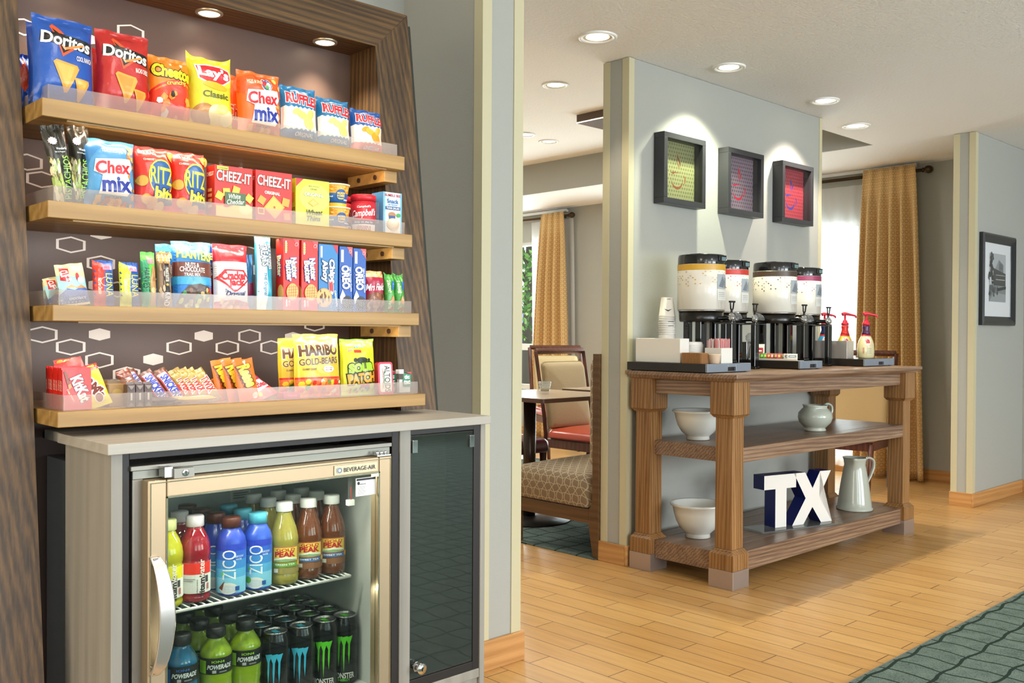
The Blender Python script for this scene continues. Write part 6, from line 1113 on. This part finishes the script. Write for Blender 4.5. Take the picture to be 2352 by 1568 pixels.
def cushion(x0, x1, y0, y1, z0, z1, mat, r=.03, crown=.03, n=20, m=10):
    """soft block with rounded edges and a crowned top"""
    g = G(); vs = []; fs = []
    rows = [(0, z0, .012), (0, z0+.01, 0), (0, z1-.05, 0), (0, z1-.022, .006), (0, z1-.006, .018), (0, z1, .034)]
    def ring(ins, z):
        out = []
        for a, b in rrect(x0+ins, y0+ins, x1-ins, y1-ins, r, 5): out.append((a, b, z))
        return out
    rr_ = [ring(ins, z) for _, z, ins in rows]; k = len(rr_[0])
    for q in (.15, .32, .5, .7, .88):
        cx, cy = (x0+x1)/2, (y0+y1)/2; base = ring(.034, z1)
        rr_.append([(cx+(a-cx)*(1-q), cy+(b-cy)*(1-q), z1+crown*math.sin(q*PI/2)) for a, b, _ in base])
    vs = [p for rg in rr_ for p in rg]; N_ = len(rr_)
    fs = [(i*k+j, i*k+(j+1) % k, (i+1)*k+(j+1) % k, (i+1)*k+j) for i in range(N_-1) for j in range(k)]+[tuple(range((N_-1)*k, N_*k)), tuple(range(k-1, -1, -1))]
    g.mesh(vs, fs, mat, True); return g
cushion(.002, BW+.03, .10, .66, .2365, .405, TC, .04, .045).obj('seat_cushion', parent=t, angle=60)
g = cushion(.01, BW+.02, .0, .62, 0, .05, TC, .04, .02)
g.v = [(x, .079+z*.9, .44+y*.9) for x, y, z in g.v]; g.obj('back_cushion', parent=t, angle=60)

def dining_table(x0, x1, y0, y1, label, px, py):
    t = thing('dining_table', (px, py, 0), label, 'dining table', 'square dining tables')
    g = G(); g.prism([(a-px, b-py) for a, b in rrect(x0, y0, x1, y1, .03)], .7375, .7595, M('54362a', .35), 'Z'); g.obj('table_edge', parent=t)
    g = G(); g.prism([(a-px, b-py) for a, b in rrect(x0+.002, y0+.002, x1-.002, y1-.002, .028)], .7597, .762, M('b7a48d', .22), 'Z'); g.obj('table_top', parent=t)
    g = G(); g.lathe([(.038, .02), (.038, .735)], M('3b302a', .25, .6), n=28); g.obj('pedestal', parent=t)
    g = G(); g.lathe([(.25, 0.0065), (.25, .014), (.06, .024), (.04, .03)], M('2a2624', .35, .5), n=36); g.obj('base', parent=t)
dining_table(3.68, 4.36, 3.61, 4.27, 'dining table with glass votive, nearest the opening', 4.0, 4.035)
dining_table(4.50, 5.18, 3.66, 4.26, 'second dining table, its corner before the tan chair back', 4.84, 3.95)
g = G(); g.lathe([(.0001, .0), (.026, .0), (.030, .02), (.039, .072), (.0365, .072), (.027, .018), (.0001, .014)], glass_mat('votive_glass', 'f4f6f4', 1.5, .12), n=28)
for z in (.03, .045, .06): g.lathe([(.0305+(z-.02)*.17, z), (.031+(z-.02)*.17, z+.003)], M('d8d4c8', .4), n=28, cap=False)
g.lathe([(.024, .015), (.027, .03), (.0001, .03)], M('d8c49a', .6), n=20); g.obj('votive_glass', loc=(4.02, 3.93, .7622), label='clear striped votive glass on the nearest dining table', cat='candle glass')

def chair(x, y, rz, label, seatc='a63c24', backc='cbb894', fm=CHERRY):
    t = thing('dining_chair', (x, y, .0063 if x < 6 else 0), label, 'chair', rz=rz)          # faces -Y, seat .50 wide
    for sx in (-1, 1):
        g = G(); g.tube([(sx*.225, .27, 0), (sx*.235, .235, .40), (sx*.245, .245, .55), (sx*.25, .325, .985)], .019, fm, 4); g.obj('back_leg', parent=t, bevel=.002)
        g = G(); g.tube([(sx*.21, -.22, 0), (sx*.225, -.21, .36)], [.015, .021], fm, 4); g.obj('leg', parent=t)
    g = G(); g.box(-.215, .215, .225, .25, .31, .37, fm); g.box(-.215, .215, -.22, -.195, .31, .37, fm); g.box(-.235, -.212, -.195, .225, .31, .37, fm); g.box(.212, .235, -.195, .225, .31, .37, fm); g.obj('seat_frame', parent=t, bevel=.002)
    g = G(); g.tube([(-.25, .325, .985), (.25, .325, .985)], .022, fm, 4); g.obj('top_rail', parent=t, bevel=.002)
    cushion(-.25, .25, -.25, .225, .375, .44, M(seatc, .3, 0, .2), .05, .03).obj('seat', parent=t, angle=60)
    g = cushion(-.215, .215, 0, .44, 0, .04, ring_cloth('pale_weave', backc, 'bfae88', .012) if False else M(backc, .8, 0, 0, .3, .3, 220), .03, .015)
    g.v = [(a, .222-z+(b)*.19, .435+b*1.08) for a, b, z in g.v]; g.obj('backrest', parent=t, angle=60)
    return t
chair(5.03, 4.44, 0, 'wooden chair with tan woven back and orange red seat in the dining corner')
chair(6.35, 5.95, R_(-30), 'wooden chair behind the tan backed one, only its top rail showing', 'a63c24', 'cdb98c')
chair(6.52, 3.30, R_(180+100), 'tan backed wooden chair near the window behind the buffet table', 'a98a5c', 'bfa170')
t = thing('vinyl_stool', (4.15, 4.42, 0), 'dark burgundy vinyl stool behind the nearest dining table', 'stool')
cushion(-.24, .24, -.20, .22, .36, .45, M('571a22', .25, 0, .3), .05, .03).obj('seat', parent=t, angle=60)
for sx in (-.2, .2):
    for sy in (-.16, .18): g = G(); g.tube([(sx, sy, 0.0065), (sx*.95, sy*.95, .36)], .018, CHERRY, 4); g.obj('leg', parent=t)

# ------------------------------------------------------------------ curtains
def drape(name, x, ya0, ya1, yb0, yb1, z0, z1, nf, mat, label, cat, amp=.05, parent=None, seed=1, pinch=True, thick=.0, nv=36, wob=.0):
    """cloth hanging in the Y direction: top edge ya0..ya1, hem yb0..yb1"""
    r = random.Random(seed); nu = nf*14; vs = []; uv = []
    ph = [r.uniform(-.5, .5) for _ in range(nf+2)]
    full = nf*4.4*amp if pinch else 1
    for j in range(nv+1):
        v = j/nv; z = z1+(z0-z1)*v
        for i in range(nu+1):
            u = i/nu; q = u*nf; k = ph[int(q)]*(1-(q-int(q)))+ph[int(q)+1]*(q-int(q))
            s = v**.7; y = (ya0+(ya1-ya0)*u)*(1-s)+(yb0+(yb1-yb0)*(u+.02*k*math.sin(PI*u)))*s
            a = amp*(.45+.75*min(1, v*3)) if pinch else amp
            wv = math.sin(2*PI*q+.9*k+.8*v*k)
            if pinch and v < .09: wv = math.copysign(abs(wv)**.6, wv)*(.5+5*abs(v-.055)) 
            vs.append((x+a*wv*(.75+.5*k)+wob*v, y, z)); uv.append((u*full, z*1.0))
    fs = [(j*(nu+1)+i, j*(nu+1)+i+1, (j+1)*(nu+1)+i+1, (j+1)*(nu+1)+i) for j in range(nv) for i in range(nu)]
    g = G(); g.mesh(vs, fs, mat, True); return g.obj(name, parent=parent, uv=uv, label=label, cat=cat, solid=thick)
drape('gold_curtain', 7.215, 3.535, 3.125, 3.60, 3.03, .02, 2.425, 5, GOLD, 'gold curtain with ring pattern beside the right window, pinch pleated', 'curtain', .054, seed=3, thick=.003)
drape('gold_curtain', 7.215, 7.12, 6.80, 7.30, 6.70, .02, 2.385, 4, GOLD, 'gold curtain with ring pattern seen through the opening', 'curtain', .045, seed=5, thick=.003)
drape('sheer_curtain', 7.317, 5.4, 3.50, 5.4, 3.58, .05, 2.33, 14, SHEER, 'white sheer curtain over the bright right window', 'sheer curtain', .022, seed=8)
drape('sheer_curtain', 7.317, 7.37, 6.75, 7.33, 6.70, .05, 2.325, 5, SHEER, 'white sheer curtain gathered behind the gold curtain in the opening', 'sheer curtain', .022, seed=9)
def rod(y0, y1, z, x, label):
    t = thing('curtain_rod', (x, y0, z), label, 'curtain rod', 'bronze curtain rods'); br = M('4a3a28', .3, .8)
    g = G(); g.tube([(0, 0, 0), (0, y1-y0, 0)], .013, br); g.obj('pole', parent=t)
    g = G(); pr = [(.0001, -.085), (.015, -.083), (.027, -.07), (.031, -.052), (.027, -.034), (.014, -.022), (.018, -.018), (.018, -.008), (.013, -.003), (.013, .0)]
    g.lathe(pr, br, n=24, axis='Y'); g.obj('finial', parent=t)
    g = G(); g.box(.0, WX-x-.001, .10, .125, -.01, .012, br); g.obj('wall_bracket', parent=t)
rod(3.11, 6.1, 2.385, 7.292, 'bronze curtain rod with ribbed ball end, right window'); rod(6.80, 8.9, 2.355, 7.292, 'bronze curtain rod with ball end seen through the opening')
for y0, y1, z, lab in ((3.16, 6.0, 2.422, 'right'), (6.85, 8.9, 2.405, 'dining')):
    g = G(); g.box(7.31, 7.33, y0, y1, z, z+.026, M('e9e9e6', .35)); g.box(7.33, WX-.001, y0+.02, y0+.04, z, z+.02, M('e9e9e6', .35)); g.obj('curtain_track', label='white curtain track above the %s window' % lab, cat='curtain track')

# ------------------------------------------------------------------ outside the windows
def tree(x, y, label, s=1.0, seed=1):
    t = thing('leafy_tree', (x, y, .1), label, 'tree'); r = random.Random(seed)
    g = G(); g.tube([(0, 0, 0), (.05, .02, 1.2), (.02, -.05, 2.6), (.1, .05, 3.8)], [.10, .09, .07, .04], M('5a5048', .9), 10)
    for k in range(5):
        a = r.uniform(0, 6.28); g.tube([(.03, 0, 1.8+.3*k), (.8*math.cos(a), .8*math.sin(a), 2.5+.35*k)], [.05, .02], M('5a5048', .9), 6)
    g.obj('trunk', parent=t)
    g = G(); cols = [M(c, .6, 0, 0, .3) for c in ('4f7a34', '6b9a44', '87b45a', '3d6430', 'a3c676')]
    for k in range(6500):
        while True:
            p = Vector((r.uniform(-1, 1), r.uniform(-1, 1), r.uniform(-1, 1)))
            if .3 < p.length < 1: break
        c = Vector((p.x*1.7*s, p.y*1.7*s, 2.5+p.z*1.75)); n = Vector((r.uniform(-1, 1), r.uniform(-1, 1), r.uniform(-.2, 1))).normalized(); a = n.orthogonal().normalized(); b = n.cross(a); w = r.uniform(.035, .07)
        g.poly([c+a*w, c+b*w*.5, c-a*w, c-b*w*.5], cols[k % 5])
    g.obj('foliage', parent=t)
tree(10.6, 10.76, 'green leafy tree outside the dining window', 1.0, 3)
tree(15.5, 20.0, 'green leafy tree farther left outside the dining window', 1.1, 4)
t = thing('parked_car', (12.6, 13.85, .1), 'blue car parked outside the dining window', 'car', rz=R_(90))
g = G(); g.prism([(-2.1, .3), (2.1, .3), (2.15, .75), (1.9, .92), (1.1, 1.0), (.5, 1.42), (-1.0, 1.45), (-1.8, 1.0), (-2.1, .9)], -.8, .8, M('2b4f8a', .2, .3, .8), 'Y'); g.obj('body', parent=t, bevel=.05, seg=3)
g = G(); g.prism([(1.0, 1.02), (.48, 1.37), (-.95, 1.40), (-1.6, 1.02)], -.81, .81, M('2a3238', .1), 'Y'); g.obj('side_glass', parent=t)
for sx in (-1.35, 1.35):
    for sy in (-.82, .66):
        g = G(); g.lathe([(.0001, 0), (.33, 0), (.34, .03), (.34, .14), (.33, .16), (.0001, .16)], M('1a1a1c', .7), c=(sx, sy, .34), n=28, axis='Y'); q = g.obj('wheel', parent=t)
        g = G(); g.lathe([(.22, -.012), (.2, -.004)], M('c9ccd0', .3, .8), c=(sx, sy if sy < 0 else sy+.172, .34), n=28, axis='Y', cap=False)
        for k in range(5): a = 2*PI*k/5; g.box(sx-.02+.1*math.cos(a), sx+.02+.1*math.cos(a), (sy if sy < 0 else sy+.16)-.012, (sy if sy < 0 else sy+.16)+.012, .34-.05+.1*math.sin(a), .34+.05+.1*math.sin(a), M('c9ccd0', .3, .8))
        g.obj('rim', parent=q)
